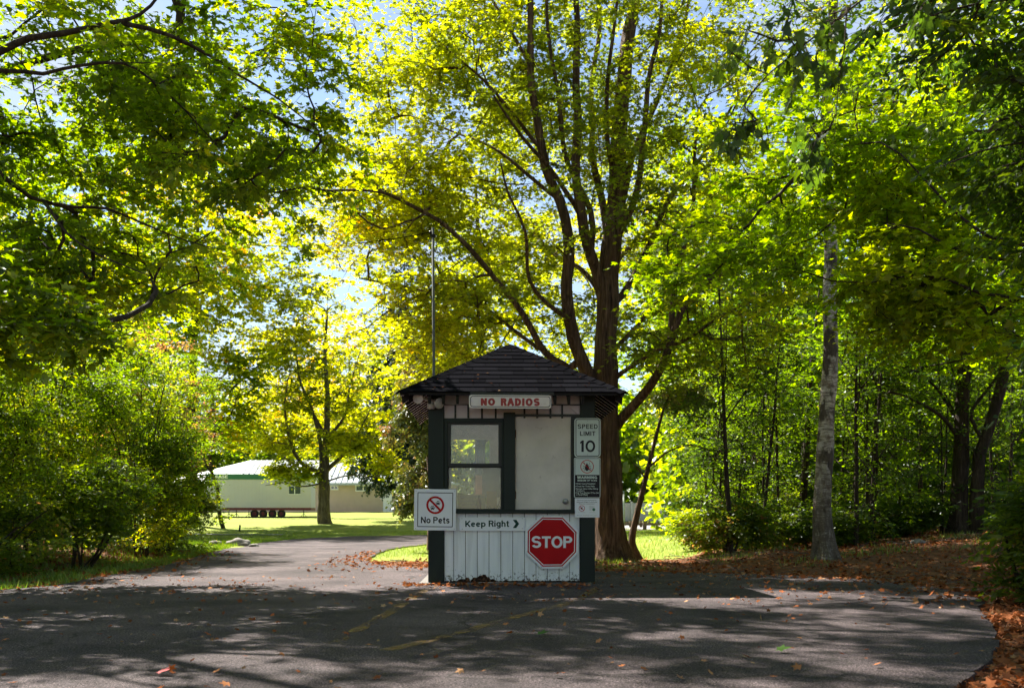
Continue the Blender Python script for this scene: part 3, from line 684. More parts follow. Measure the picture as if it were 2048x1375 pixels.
for i in range(4):
    a, b = crn[i], crn[(i + 1) % 4]; W = np.linalg.norm(b - a); u = (b - a) / W; mid = (a + b) / 2; up = apex - mid; Lh = np.linalg.norm(up); up /= Lh; nn = np.cross(u, up); nn *= np.sign(nn[2])
    rows = 12; ex = Lh / rows
    for r in range(-0, rows):
        v0 = r * ex - (.012 if r == 0 else 0); v1 = min(Lh, (r + 1) * ex + .012); off = (r % 2) * .15 + rg.uniform(-.02, .02); k = -int(W / 2 / .3) - 2
        while k * .3 + off < W / 2:
            x0 = k * .3 + off + .003; x1 = x0 + .294; dv = rg.uniform(-.004, .004); k += 1
            hw = lambda p: (W / 2 + .004) * (1 - p[1] / Lh)
            pl = clip_poly([(x0, v0 + dv), (x1, v0 + dv), (x1, v1), (x0, v1)], lambda p: hw(p) - p[0]); pl = clip_poly(pl, lambda p: hw(p) + p[0]) if pl else pl
            if len(pl) < 3: continue
            base = len(sv); n = len(pl)
            for top in (0, 1):
                for (x, v_) in pl:
                    q = (v_ - v0) / (v1 - v0); h = .001 + (.009 * (1 - q) if top else 0) + (.0 if top else -.001); sv.append(mid + u * x + up * v_ + nn * h)
            sfc.append(tuple(base + n + j for j in range(n))); slv.append(rg.uniform(.75, 1.25)); l_ = slv[-1]
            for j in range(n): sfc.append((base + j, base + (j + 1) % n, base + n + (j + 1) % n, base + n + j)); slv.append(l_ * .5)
    # hip cap running from corner a
    d = apex - a; n = 13; nl = np.array([d[1], -d[0], 0]); nl /= np.linalg.norm(nl); ua = norm(np.cross(nl, d)); ua *= np.sign(ua[2])
    ta = norm(apex - (crn[i] + crn[(i + 1) % 4]) / 2); 
    for j in range(n):
        f0 = j / n - (.008 if j == 0 else 0); f1 = min(1.0, (j + 1.25) / n); c0 = a + d * f0 + ua * .019; c1 = a + d * f1 + ua * .010; w0 = .085; dr_ = .040
        base = len(sv); l_ = rg.uniform(.7, 1.3)
        for c in (c0, c1):
            for s_ in (-1, 0, 1): sv.append(c + nl * s_ * w0 - ua * (dr_ * abs(s_) * .95))
            for s_ in (-1, 0, 1): sv.append(c + nl * s_ * w0 - ua * (dr_ * abs(s_) * .95 + .007))
        for f in ((0, 1, 7, 6), (1, 2, 8, 7), (3, 9, 10, 4), (4, 10, 11, 5), (0, 3, 4, 1), (1, 4, 5, 2), (0, 6, 9, 3), (2, 5, 11, 8)): sfc.append(tuple(base + q for q in f)); slv.append(l_)
me = bpy.data.meshes.new('shingles'); me.from_pydata([tuple(map(float, p)) for p in sv], [], sfc); me.update()
at = me.attributes.new('lv', 'FLOAT', 'FACE'); at.data.foreach_set('value', np.array(slv, np.float32)); me.materials.append(M['shingle'])
so = bpy.data.objects.new('shingles', me); COL.objects.link(so); so.parent = roof
# conduit running under the eave to the lamps
mb = MB(); mb.tube([(LX(905) - .08, -.02, LZ(807)), (LX(905), .02, LZ(807.5)), (LX(940), .025, LZ(807))], .007, 6); mb.build('conduit', 'lampwhite', booth)

# floodlights on the left post
fl = empty('twin_floodlight', bworld(LX(861), -.06, LZ(817)), BROT, label='twin round floodlight with cream housings under the left corner of the booth eave', cat='floodlight')
mb = MB(); mb.lathe([(0, -.03), (.036, -.03), (.046, -.02), (.046, .03), (.04, .034), (0, .034)], (.01, 0, .02), (0, 0, 1), 20); mb.build('junction_box', 'lampwhite', fl)
MB().tube([(.01, 0, .05), (.015, .0, .075), (.02, 0, .10)], .03, 12).build('junction_neck', 'lampwhite', fl)
M['lens'] = paint('lamp_lens', (.52, .52, .50), .12, .3, 30, spec=1)
for c, ax in (((-.128, -.10, .100), (-.35, -1, -.12)), ((.105, -.10, .045), (.75, -1, -.45))):
    c = Vector((c[0], c[1], c[2])); ax = Vector(ax).normalized(); mb = MB()
    mb.lathe([(.0, -.105), (.022, -.10), (.024, -.06), (.045, -.03), (.062, .0), (.064, .012), (.056, .014)], c, ax, 22); mb.tube([c - ax * .09, (c - ax * .1 + Vector((.015, 0, .08))) / 2, (.016, 0, .085)], .014, 8)
    h = mb.build('lamp_head', 'lampwhite', fl)
    mb = MB(); mb.lathe([(0, .016), (.03, .015), (.056, .011)], c, ax, 22); mb.build('lens', 'lens', h)

# ---------------------------------------------------------------- lettering and signs
def text_geo(s, x0, x1, z0, z1, bold=.0, mirror=False):
    cu = bpy.data.curves.new('t', 'FONT'); cu.body = s; cu.size = 1; cu.offset = bold; cu.resolution_u = 4
    o = bpy.data.objects.new('t', cu); COL.objects.link(o); dg = bpy.context.evaluated_depsgraph_get(); dg.update()
    me = bpy.data.meshes.new_from_object(o.evaluated_get(dg)); v = np.array([p.co[:] for p in me.vertices]); f = [tuple(p.vertices) for p in me.polygons]
    bpy.data.objects.remove(o); bpy.data.curves.remove(cu); bpy.data.meshes.remove(me)
    a = v.min(0); b = v.max(0); x = (v[:, 0] - a[0]) / (b[0] - a[0]); z = (v[:, 1] - a[1]) / (b[1] - a[1])
    if mirror: x = 1 - x
    return np.stack([x0 + x * (x1 - x0), np.zeros(len(v)), z0 + z * (z1 - z0)], -1), f
def arc(cx, cy_, rx, ry, a0, a1, n=18): return [(cx + rx * math.cos(math.radians(a0 + (a1 - a0) * i / n)), cy_ + ry * math.sin(math.radians(a0 + (a1 - a0) * i / n))) for i in range(n + 1)]
def glyph(c, t):
    """centre lines of a plain grotesque letter, cap height 1, stroke t; returns strokes and width"""
    h = t / 2; X = .73
    def bowl(x0, xm, y0, y1): r = (y1 - y0) / 2; return [(x0, y1), (xm, y1)] + arc(xm, (y0 + y1) / 2, min(r, .3), r, 90, -90) + [(x0, y0)]
    def s_(w_, H): ry = (H / 2 - h) / 2; rx = w_ / 2 - h; return arc(w_ / 2, H / 2 + ry, rx, ry, 18, 270, 22) + arc(w_ / 2, H / 2 - ry, rx, ry, 90, -162, 22)[1:]
    G = {'O': ([arc(.4, .5, .4 - h, .51 - h, 0, 360, 40)], .8), 'S': ([s_(.68, 1.02)], .68), 'T': ([[(0, 1 - h), (.64, 1 - h)], [(.32, 0), (.32, 1 - h)]], .64),
         'P': ([[(h, 0), (h, 1)], bowl(h, .36, .42 + h, 1 - h)], .36 + min((.58 - t) / 2, .3) + h), 'R': ([[(h, 0), (h, 1)], bowl(h, .36, .42 + h, 1 - h), [(.40, .44 + h), (.62 - h * .4, 0)]], .64),
         'N': ([[(h, 0), (h, 1)], [(.7 - h, 0), (.7 - h, 1)], [(h, 1 - h * .6), (.7 - h, h * .6)]], .7), 'A': ([[(h * .5, 0), (.36, 1)], [(.72 - h * .5, 0), (.36, 1)], [(.15, .24 + h), (.57, .24 + h)]], .72),
         'D': ([[(h, 0), (h, 1)], [(h, 1 - h), (.3, 1 - h)] + arc(.3, .5, .4 - h, .5 - h, 90, -90) + [(h, h)]], .7), 'I': ([[(h, 0), (h, 1)]], t), 'L': ([[(h, 1), (h, 0)], [(h, h), (.54, h)]], .54),
         'E': ([[(h, 0), (h, 1)], [(h, 1 - h), (.6, 1 - h)], [(h, .52), (.56, .52)], [(h, h), (.6, h)]], .6), 'M': ([[(h, 0), (h, 1)], [(.82 - h, 0), (.82 - h, 1)], [(h * 1.2, .97), (.41, h)], [(.82 - h * 1.2, .97), (.41, h)]], .82),
         'F': ([[(h, 0), (h, 1)], [(h, 1 - h), (.56, 1 - h)], [(h, .50), (.52, .50)]], .56), 'B': ([[(h, 0), (h, 1)], bowl(h, .34, .5, 1 - h), bowl(h, .38, h, .5)], .66), 'C': ([arc(.38, .5, .38 - h, .51 - h, 40, 320, 30)], .72),
         'K': ([[(h, 0), (h, 1)], [(.62, 1), (h * 1.5, .36)], [(.24, .56), (.66 - h * .5, 0)]], .66), 'W': ([[(h * .5, 1), (.25, 0)], [(.25, 0), (.48, 1)], [(.48, 1), (.71, 0)], [(.71, 0), (.96 - h * .5, 1)]], .96),
         'G': ([arc(.39, .5, .39 - h, .51 - h, 45, 345, 30), [(.42, .44), (.76, .44)], [(.76 - h, .5), (.76 - h, .02)]], .77),
         'e': ([[(h, X / 2 + .01), (.54 - h, X / 2 + .01)], arc(.28, X / 2, .28 - h, X / 2 - h + .01, 5, 322, 28)], .56), 'o': ([arc(.3, X / 2, .3 - h, X / 2 + .01 - h, 0, 360, 32)], .6),
         'p': ([[(h, -.27), (h, X)], arc(.3, X / 2, .3 - h, X / 2 - h + .01, 0, 360, 30)], .6), 'h': ([[(h, 0), (h, 1)], [(h, X * .55)] + arc(.27, X * .6, .27 - h, X * .4 - h, 180, 0, 16) + [(.54 - h, 0)]], .54),
         'i': ([[(h, 0), (h, X)], [(h, 1 - t * .85), (h, 1)]], t), 't': ([[(.17, .93), (.17, .16)] + arc(.17 + .10, .10 + h * .6, .10, .10, 180, 270, 6) + [(.36, h)], [(0, X - h * .9), (.35, X - h * .9)]], .37),
         's': ([s_(.5, X + .02)], .5), 'g': ([arc(.29, X / 2 + .02, .29 - h, X / 2 - h, 0, 360, 30), [(.58 - h, X), (.58 - h, .0)] + arc(.29, -.05, .29 - h, .22 - h, 0, -155, 16)], .58)}
    return G[c]
def grotesk(s_, x0, x1, z0, z1, t, gap=.10):
    vs, fs = [], []; x = 0; k = 0
    for c in s_:
        if c == ' ': x += .3; continue
        st, w_ = glyph(c, t)
        for ln in st:
            q = np.array([(a + x, b) for a, b in ln]); q = q[np.concatenate([[True], np.linalg.norm(np.diff(q, axis=0), axis=1) > 1e-4])]; n = len(q); closed = n > 6 and np.linalg.norm(q[0] - q[-1]) < 1e-6
            d = np.diff(q, axis=0); d = d / np.linalg.norm(d, axis=1)[:, None]; nr = np.stack([-d[:, 1], d[:, 0]], -1)
            vn_ = np.vstack([nr[:1], nr[:-1] + nr[1:], nr[-1:]]) if not closed else np.vstack([nr[:1] + nr[-1:], nr[:-1] + nr[1:], nr[:1] + nr[-1:]])
            vn_ = vn_ / np.linalg.norm(vn_, axis=1)[:, None]; cosv = np.clip(np.einsum('ij,ij->i', vn_, np.vstack([nr[:1], nr])), .5, 1); off = vn_ * (t / 2 / cosv)[:, None]
            b = len(vs); y = -.00012 * (k % 4); k += 1
            for i in range(n): vs.append((q[i][0] + off[i][0], y, q[i][1] + off[i][1])); vs.append((q[i][0] - off[i][0], y, q[i][1] - off[i][1]))
            fs += [(b + 2 * i, b + 2 * i + 1, b + 2 * i + 3, b + 2 * i + 2) for i in range(n - 1)]
        x += w_ + gap
    v = np.array(vs); a = v.min(0); b = v.max(0); v[:, 0] = x0 + (v[:, 0] - a[0]) / (b[0] - a[0]) * (x1 - x0); v[:, 2] = z0 + (v[:, 2] - a[2]) / (b[2] - a[2]) * (z1 - z0)
    return v, fs
def rrect(x0, x1, z0, z1, r, n=5):
    out = []
    for cx, cz, a0 in ((x1 - r, z0 + r, -90), (x1 - r, z1 - r, 0), (x0 + r, z1 - r, 90), (x0 + r, z0 + r, 180)):
        for i in range(n + 1):
            a = math.radians(a0 + 90 * i / n); out.append((cx + r * math.cos(a), cz + r * math.sin(a)))
    return out
def circ(cx, cz, rx, rz=None, n=40): rz = rz or rx; return [(cx + rx * math.cos(2 * math.pi * i / n), cz + rz * math.sin(2 * math.pi * i / n)) for i in range(n)]
class Sign:
    """signs are laid out in the photo's pixel grid on the booth's front plane, then built at real size"""
    def __init__(s, name, label, cpx, cpy, ly, sc=1., ox=0., oy=0., tilt=0., cat='sign'):
        s.sc, s.ox, s.oy = sc, ox, oy; s.c = (cpx, cpy)
        s.root = empty(name, bworld(LX(cpx), ly, LZ(cpy)), BROT, label=label, cat=cat); s.root.rotation_euler = (0, tilt, BROT)
    def p(s, x, y):
        return ((s.ox + x / s.sc - s.c[0]) / K, -(s.oy + y / s.sc - s.c[1]) / K)
    def bx(s, x0, y0, x1, y1):
        a = s.p(x0, y1); b = s.p(x1, y0); return a[0], b[0], a[1], b[1]
    def board(s, x0, y0, x1, y1, r, mat, th=.006, name='panel', y=0, bev=.0008):
        b = s.bx(x0, y0, x1, y1); mb = MB(); mb.prism(rrect(*b, r / s.sc / K) if r else [(b[0], b[2]), (b[1], b[2]), (b[1], b[3]), (b[0], b[3])], y, y + th); return mb.build(name, mat, s.root, bev)
    def border(s, x0, y0, x1, y1, r, w_, mat, y=-.0015):
        b = s.bx(x0, y0, x1, y1); k = w_ / s.sc / K; r_ = max(r / s.sc / K, k + .001); mb = MB()
        mb.ring(rrect(*b, r_), rrect(b[0] + k, b[1] - k, b[2] + k, b[3] - k, max(r_ - k, .0005)), y, y + .001); return mb.build('border', mat, s.root)
    def text(s, lines, mat, y=-.002, bold=.012, name='lettering', mirror=False, w_=0, gap=.1):
        for (t, x0, y0, x1, y1) in lines:
            b = s.bx(x0, y0, x1, y1); mb = MB()
            if w_: v, f = grotesk(t, *b, w_, gap); v[:, 1] += y
            else: v, f = text_geo(t, *b, bold, mirror); v[:, 1] = y
            mb.add(v, f); mb.build(name, mat, s.root)
    def bolts(s, pts):
        for x, y in pts:
            a = s.p(x, y); mb = MB(); mb.lathe([(0, -.003), (.003, -.0025), (.005, 0)], (a[0], 0, a[1]), (0, 1, 0), 8); mb.build('bolt', 'metal', s.root)
    def ring(s, cx, cy_, ro, ri, mat, y=-.0022, slash=True, name='prohibition_ring'):
        c = s.p(cx, cy_); k = s.sc * K; mb = MB(); mb.ring(circ(*c, ro / k), circ(*c, ri / k), y, y + .001)
        if slash:
            h = (ro - ri) / k / 2; L_ = (ro + ri) / 2 / k; d = math.sqrt(.5); mb.prism([(c[0] - L_ * d - h * d, c[1] + L_ * d - h * d), (c[0] + L_ * d - h * d, c[1] - L_ * d - h * d), (c[0] + L_ * d + h * d, c[1] - L_ * d + h * d), (c[0] - L_ * d + h * d, c[1] + L_ * d + h * d)], y - .0008, y)
        return mb.build(name, mat, s.root)
# NO RADIOS (crop scale 2.546, origin 760,660)
s = Sign('radio_sign', 'long cream sign with red NO RADIOS lettering hung under the booth eave', 1018.6, 809, -.325, 2.546, 760, 660, .004)
s.board(455, 347, 862, 413, 12, 'whitec'); s.border(461, 352, 858, 407, 14, 3.2, 'blk')
s.text([('NO', 513, 363, 584, 400), ('RADIOS', 612, 361, 805, 402)], 'dred', w_=.27, gap=.12)
for px in (948, 1090): MB().box((px - 1018.6) / K - .004, (px - 1018.6) / K + .004, .006, .012, .02, .11).build('hanger', 'black', s.root)
# SPEED LIMIT 10 (crop scale 5.09, origin 1000,780)
s = Sign('speed_limit_sign', 'rounded pale green white sign reading SPEED LIMIT 10 on the right post of the booth', 1174, 874.5, -.03, 5.09, 1000, 780)
s.board(753, 284, 1021, 681, 32, 'whiteg', .003); s.border(766, 293, 1009, 673, 24, 7, 'blk')
s.text([('SPEED', 787, 345, 990, 392), ('LIMIT', 811, 418, 967, 463)], 'blk', w_=.17, gap=.16)
mb = MB(); mb.prism([s.p(*a_) for a_ in [(825, 627), (849, 627), (849, 510), (832, 510), (811, 528), (811, 545), (825, 537)]], -.002, -.001); mb.build('numeral', 'blk', s.root)
c = s.p(916, 569); mb = MB(); k = 5.09 * K; mb.ring(circ(c[0], c[1], 49 / k, 60 / k), circ(c[0], c[1], 28 / k, 39 / k), -.002, -.001); mb.build('numeral', 'blk', s.root)
s.bolts([(888, 315), (886, 655)])
# tick warning (crop scale 10.58, origin 1130,910)
s = Sign('tick_warning_sign', 'white over black tick warning sign with crossed out tick, under the speed limit sign', 1173.7, 954.5, -.03, 10.58, 1130, 910)
s.board(184, 50, 742, 892, 24, 'whiteg', .003); s.border(200, 64, 727, 882, 16, 7, 'blk')
b = s.bx(208, 414, 720, 877); mb = MB(); mb.prism([(b[0], b[2]), (b[1], b[2]), (b[1], b[3]), (b[0], b[3])], -.0017, -.0007); mb.build('black_field', 'blk', s.root)
s.text([('WARNING', 247, 437, 672, 497)], 'whiteg', -.0025, w_=.24, gap=.1); s.text([('BEWARE OF TICKS', 256, 512, 668, 552)], 'whiteg', -.0025, w_=.2, gap=.12)
s.text([('\u2022Wear Insect Repellent', 212, 583, 634, 620), ('\u2022Check for Ticks Daily', 212, 637, 622, 675), ('\u2022Shower Soon After Being', 212, 690, 692, 728), ('Outdoors', 232, 730, 400, 760), ('\u2022Call Your Doctor if You Get', 212, 773, 712, 808), ('a Fever/Rash', 232, 812, 474, 846)], 'whiteg', -.0025, .02)
s.ring(460, 238, 142, 128, 'red')
k = 10.58 * K; c = s.p(457, 268); mb = MB(); mb.prism(circ(c[0], c[1], 44 / k, 60 / k, 24), -.0018, -.0012); c2 = s.p(456, 205); mb.prism(circ(c2[0], c2[1], 20 / k, 26 / k, 16), -.0018, -.0012)
for sg in (-1, 1):
    for leg in ([(20, 215), (48, 195), (52, 150)], [(35, 235), (60, 225), (82, 228)], [(40, 255), (70, 262), (88, 292)], [(35, 290), (55, 298), (58, 330)], [(8, 190), (4, 175), (4, 165)]):
        q = [s.p(457 + sg * x, y) for x, y in leg]
        for (xa_, za), (xb_, zb) in zip(q[:-1], q[1:]):
            dx, dz_ = xb_ - xa_, zb - za; L_ = math.hypot(dx, dz_); nx_, nz_ = -dz_ / L_ * 4 / k, dx / L_ * 4 / k
            mb.prism([(xa_ - nx_, za - nz_), (xb_ - nx_, zb - nz_), (xb_ + nx_, zb + nz_), (xa_ + nx_, za + nz_)], -.0018, -.0012)
mb.build('tick_symbol', 'blk', s.root); s.bolts([(470, 68), (470, 872)])
# small paper notice
s = Sign('paper_notice', 'laminated white paper notice in a plastic sleeve at the foot of the stacked signs', 1173.6, 1014, -.025, 10.58, 1130, 910, cat='notice')
s.board(200, 903, 724, 1312, 0, 'white', .002, 'sheet')
s.text([('This Park is Learning Facility for', 250, 940, 660, 962), ('enjoyment of Region\u2019s natural area', 240, 977, 672, 1000), ('Public use is not permitted', 288, 1013, 612, 1034)], 'blk', -.0015, .02)
s.text([('Park Rules can be found at the entrance', 246, 1254, 676, 1272), ('No loud noise', 275, 1198, 430, 1212), ('Book a space', 505, 1198, 635, 1212)], 'grey', -.0015, .0)
s.ring(350, 1120, 64, 54, 'red', -.0015)
mb = MB()
for q in ([(322, 1108), (340, 1108), (362, 1090), (362, 1150), (340, 1134), (322, 1134)][::-1],): mb.prism([s.p(*a_) for a_ in q], -.0014, -.0008)
mb.build('loudspeaker_symbol', 'blk', s.root)
mb = MB()
for i in range(6): b = s.bx(510 + i * 20, 1066, 513 + i * 20, 1162); mb.prism([(b[0], b[2]), (b[1], b[2]), (b[1], b[3]), (b[0], b[3])], -.0012, -.0005)
for i in range(5): b = s.bx(510, 1066 + i * 24, 612, 1069 + i * 24); mb.prism([(b[0], b[2]), (b[1], b[2]), (b[1], b[3]), (b[0], b[3])], -.0018, -.0013)
mb.build('calendar_symbol', 'grey', s.root)
c = s.p(603, 1145); mb = MB(); mb.prism(circ(c[0], c[1], 31 / k, None, 20), -.0028, -.002); mb.build('green_badge', 'lgreen', s.root)
# No Pets (crop scale 5.69, origin 820,960)
s = Sign('no_pets_sign', 'square white No Pets sign with crossed out paw prints on the left post', 870, 1019, -.035, 5.69, 820, 960, .012)
s.board(49, 101, 522, 567, 3, 'white', .018, 'panel', 0, .002); s.border(86, 138, 488, 529, 3, 8, 'blk')
s.text([('No Pets', 127, 414, 451, 489)], 'blk', w_=.17, gap=.09); s.ring(287, 281, 101, 78, 'red', -.0024)
for cx, cy_ in ((318, 262), (257, 319)):
    mb = MB(); k = 5.69 * K; c = s.p(cx, cy_); mb.prism(circ(c[0], c[1], 15 / k, 11 / k, 16), -.0018, -.001)
    for dx in (-13, 13): c = s.p(cx + dx, cy_ + 9); mb.prism(circ(c[0], c[1], 6.5 / k, 6 / k, 12), -.0019, -.0011)
    for dx, dy, a_, b_ in ((-20, -8, 5, 7.5), (-7.5, -23, 5.5, 8.5), (8, -23, 5.5, 8.5), (21, -8, 5, 7.5)): c = s.p(cx + dx, cy_ + dy); mb.prism(circ(c[0], c[1], a_ / k, b_ / k, 12), -.0018, -.001)
    mb.build('paw_print', 'blk', s.root)
s.bolts([(68, 122), (505, 122), (68, 548), (505, 548)])
# Keep Right
s = Sign('keep_right_sign', 'narrow white sign reading Keep Right with a dark green arrow below the sill', 984, 1046.8, .005, 5.69, 820, 960)
s.board(563, 419, 1304, 573, 2, 'white', .02, 'panel', 0, .002); s.text([('Keep', 626, 455, 858, 545), ('Right', 892, 455, 1127, 545)], 'dgreen', w_=.18, gap=.09)
mb = MB(); mb.prism([s.p(*q) for q in [(1168, 447), (1208, 447), (1240, 493), (1206, 540), (1168, 540), (1200, 493)]][::-1], -.002, -.001); mb.build('arrow_mark', 'dgreen', s.root)
s.bolts([(588, 434), (1276, 434), (592, 553), (1276, 547)])
# STOP
s = Sign('stop_sign', 'red octagonal STOP sign with wide white edge on the white boards', 1103.5, 1083, -.005, 5.69, 820, 960)
def octo(s, k): cx, cy_ = 1614, 700; return [s.p(cx + (x - cx) * k, cy_ + (y - cy_) * k) for x, y in [(1496, 1005), (1740, 1003), (1913, 826), (1918, 577), (1748, 397), (1492, 393), (1311, 562), (1309, 825)]]
mb = MB(); mb.prism(octo(s, 1), 0, .02); mb.build('panel', 'white', s.root, .002)
mb = MB(); mb.prism(octo(s, .915), -.0016, -.0004); mb.build('red_field', 'red', s.root)
mb = MB(); mb.ring(octo(s, .868), octo(s, .838), -.0026, -.002); mb.build('white_line', 'white', s.root)
s.text([('STOP', 1382, 632, 1844, 768)], 'white', -.0032, w_=.19, gap=.05); s.bolts([(1512, 408), (1735, 412), (1330, 592), (1898, 595), (1330, 810), (1735, 985), (1495, 985)])

# things on the counter behind the glass
cz = .847
def inb(px, Y): return (px - 1024) / F * Y
o = empty('monitor_back', bworld(-.235, .42, cz), BROT, label='flat grey box standing on the booth counter behind the lower window pane', cat='box')
MB().box(-.115, .10, -.02, .03, .17, .52).build('casing', 'grey', o, .004); MB().box(-.03, .03, 0, .02, 0, .17).build('stand', 'pink', o)
o = tag(MB().box(-.06, .02, -.03, .03, 0, .44).build('upright_box', 'pink', None, .003), 'pinkish upright box beside the grey box inside the booth', 'box'); o.location = bworld(-.37, .52, cz); o.rotation_euler = (0, 0, BROT)
o = empty('security_notice', bworld(-.46, .16, cz), BROT, label='yellowed security notice in the booth window, seen from behind with its writing reversed', cat='notice')
MB().box(-.17, .15, 0, .002, .0, .20).build('sheet', 'paper', o)
mb = MB()
for t_, z0, z1, xa_, xb_ in (('SECURITY NOTICE', .155, .185, -.15, .14), ('VIDEO SURVEILLANCE', .11, .13, -.15, .14), ('IN USE ON THESE', .07, .09, -.13, .12), ('PREMISES', .03, .05, -.10, .08)):
    v, f = text_geo(t_, xa_, xb_, z0, z1, .01, True); v[:, 1] = -.0015; MB().add(v, f).build('lettering', 'grey', o)
o = tag(MB().box(-.06, .06, -.005, .005, 0, .24).build('cardboard_sheet', 'board_b', None, .001), 'orange brown cardboard sheet standing at the right of the window notice', 'cardboard'); o.location = bworld(-.235, .20, cz); o.rotation_euler = (0, 0, BROT)
o = empty('ring_binder', bworld(-.70, .2, cz), BROT, label='grey ring binder with a red edge at the left end of the booth counter', cat='binder')
MB().box(-.03, .045, -.06, .06, 0, .275).build('cover', 'grey', o, .003); MB().box(-.045, -.031, -.06, .06, 0, .27).build('spine', 'red', o)
o = empty('spray_bottle', bworld(-.385, .145, cz), BROT, label='slim brown bottle standing in front of the window notice', cat='bottle')
mb = MB(); mb.lathe([(0, 0), (.024, 0), (.026, .01), (.026, .13), (.012, .155), (.012, .175), (0, .175)], (0, 0, 0), (0, 0, 1), 14); mb.build('bottle_body', 'rustwood', o)
mb = MB(); mb.lathe([(.014, .17), (.014, .19), (0, .19)], (0, 0, 0), (0, 0, 1), 12); mb.build('cap', 'blk', o)
mb = MB(); rg = random.Random(2)
for i in range(5):
    q = [(-.13 + .05 * i * rg.random(), .0, .01)]
    for j in range(5): q.append((q[-1][0] + rg.uniform(-.02, .06), rg.uniform(-.02, .02), max(.006, rg.uniform(0, .07) + .0)))
    mb.tube(catmull(q, .01), .003, 5)
mb.tube(catmull([(.09, .02, .62), (.085, .02, .45), (.10, .02, .3), (.08, .01, .12), (.02, 0, .01)], .02), .003, 5)
o = tag(mb.build('cable', 'blk', None), 'tangle of thin dark cables lying at the right corner of the window', 'cable'); o.location = bworld(-.22, .155, cz); o.rotation_euler = (0, 0, BROT)

# ================================================================ mast with its wire
mx_, my_ = (868 - 1024) / F * 14.65, 14.65
mz = CAMH - (455 - HZ) / F * 14.65
mast = empty('service_mast', (mx_, my_, -.03), label='thin grey metal mast rising behind the left side of the booth', cat='mast')
mb = MB(); mb.tube([(0, 0, 0), (.0, 0, mz * .5), (-.015, 0, mz + .03)], .02, 10); mb.build('pole', 'mast', mast)
mb = MB(); mb.box(-.055, .02, -.02, .02, mz - .12, mz - .07); mb.lathe([(0, -.02), (.022, -.018), (.022, .02), (0, .022)], (-.05, 0, mz - .04), (1, 0, 0), 10); mb.build('wire_clamp', 'blk', mast)
p0 = np.array([mx_ - .05, my_, mz - .07]); p1 = P(470, 488, 24); p2 = P(200, 440, 34); t_ = np.linspace(0, 1, 26)[:, None]
ctrl = 2 * p1 - .5 * (p0 + p2); w_ = (1 - t_) ** 2 * p0 + 2 * (1 - t_) * t_ * ctrl + t_ ** 2 * p2
tag(MB().tube(w_, .008, 5).build('overhead_wire', 'wire', None), 'thin black wire sagging left from the top of the metal mast', 'wire')

# ================================================================ far left: trailer, washroom building, lawn things
M['trailer'] = paint('trailer_white', (.48, .48, .55), .5, .05, .6)
M['band'] = paint('trailer_green_band', (.02, .13, .07), .5, .1, 1)
M['roofm'] = paint('pale_metal_roof', (.32, .37, .39), .4, .06, .5)
M['brick'] = paint('tan_block_wall', (.50, .40, .31), .8, .1, 1.5)
M['tyre'] = paint('tyre_rubber', (.02, .018, .02), .8, .2, 10); M['hub'] = paint('maroon_wheel', (.13, .02, .03), .6, .2, 10)
M['glassd'] = paint('dark_glass', (.05, .07, .09), .1, .2, 2, spec=1)
TY = 86.0; kt = F / TY; tx0 = (412 - 1024) / kt; zb = CAMH + (HZ - 1019.5) / kt; zt = CAMH + (HZ - 947.5) / kt; TL = (619.5 - 412) / kt; TW = 3.0
trl = empty('office_trailer', (tx0, TY, gz(tx0, TY)), math.radians(4), label='long white office trailer with a green top band parked on the lawn', cat='trailer')
g0 = float(gz(tx0, TY)); zb -= g0; zt -= g0; bz = zt - .45
mb = MB(); mb.box(0, TL, 0, TW, zb + .22, zt)
mb.build('trailer_body', 'trailer', trl)
mb = MB()
for i in range(int(TL / .3)): mb.box(i * .3 + .02, i * .3 + .035, -.012, -.0005, zb + .24, bz - .01)
for i in range(10): mb.box(-.012, -.0005, i * .3 + .02, i * .3 + .04, zb + .24, bz - .01)
mb.build('wall_rib', 'trailer', trl)
mb = MB(); mb.box(-.03, TL + .02, -.03, -.002, bz, zt + .03); mb.box(-.03, -.002, 0, TW, bz, zt + .03); mb.build('green_band', 'band', trl)
mb = MB(); v, f = text_geo('LEASE', (425 - 412) / kt, (455 - 412) / kt, bz + .1, zt - .08, .03); v[:, 1] = -.04; mb.add(v, f); mb.build('lettering', 'white', trl)
MB().box(-.02, TL, -.01, TW, zb, zb + .215).build('chassis', 'hub', trl)
mb = MB(); mb.box(-2.2, -.03, .5, .65, zb, zb + .15); mb.box(-2.2, -.03, TW - .65, TW - .5, zb, zb + .15); mb.build('tow_hitch', 'hub', trl)
wx = (576 - 412) / kt; wz = CAMH + (HZ - 974) / kt - g0
fr_ = MB().box(wx, wx + 22.3 / kt, -.03, -.002, wz - .55, wz + .1).build('window', 'glassd', trl); mb = MB(); mb.box(wx + .45, wx + .52, -.04, -.031, wz - .55, wz + .1); mb.box(wx - .04, wx + 1, -.045, -.03, wz - .60, wz - .551); mb.build('frame', 'white', fr_)
for cxp in (658, 722, 790, 856):
    x = (330 + cxp / 3.724 - 412) / kt; mb = MB(); mb.lathe([(.18, -.13), (.30, -.13), (.36, -.09), (.36, .09), (.30, .13), (.18, .13)], (x, .25, .37), (0, 1, 0), 24); wh = mb.build('wheel', 'tyre', trl)
    mb = MB(); mb.lathe([(0, -.05), (.08, -.07), (.1, -.03), (.18, -.125), (.19, .1), (0, .1)], (x, .25, .37), (0, 1, 0), 16); mb.build('rim', 'hub', wh)
for cxp in (470, 525, 617, 1022):
    x = (330 + cxp / 3.724 - 412) / kt; mb = MB(); mb.tube([(x, .2, zb), (x, .2, .02)], .035, 6)
    for a_ in (-.35, .35): mb.tube([(x, .2, zb * .6), (x + a_, .1, 0)], .022, 5)
    mb.build('jack_stand', 'tyre', trl)
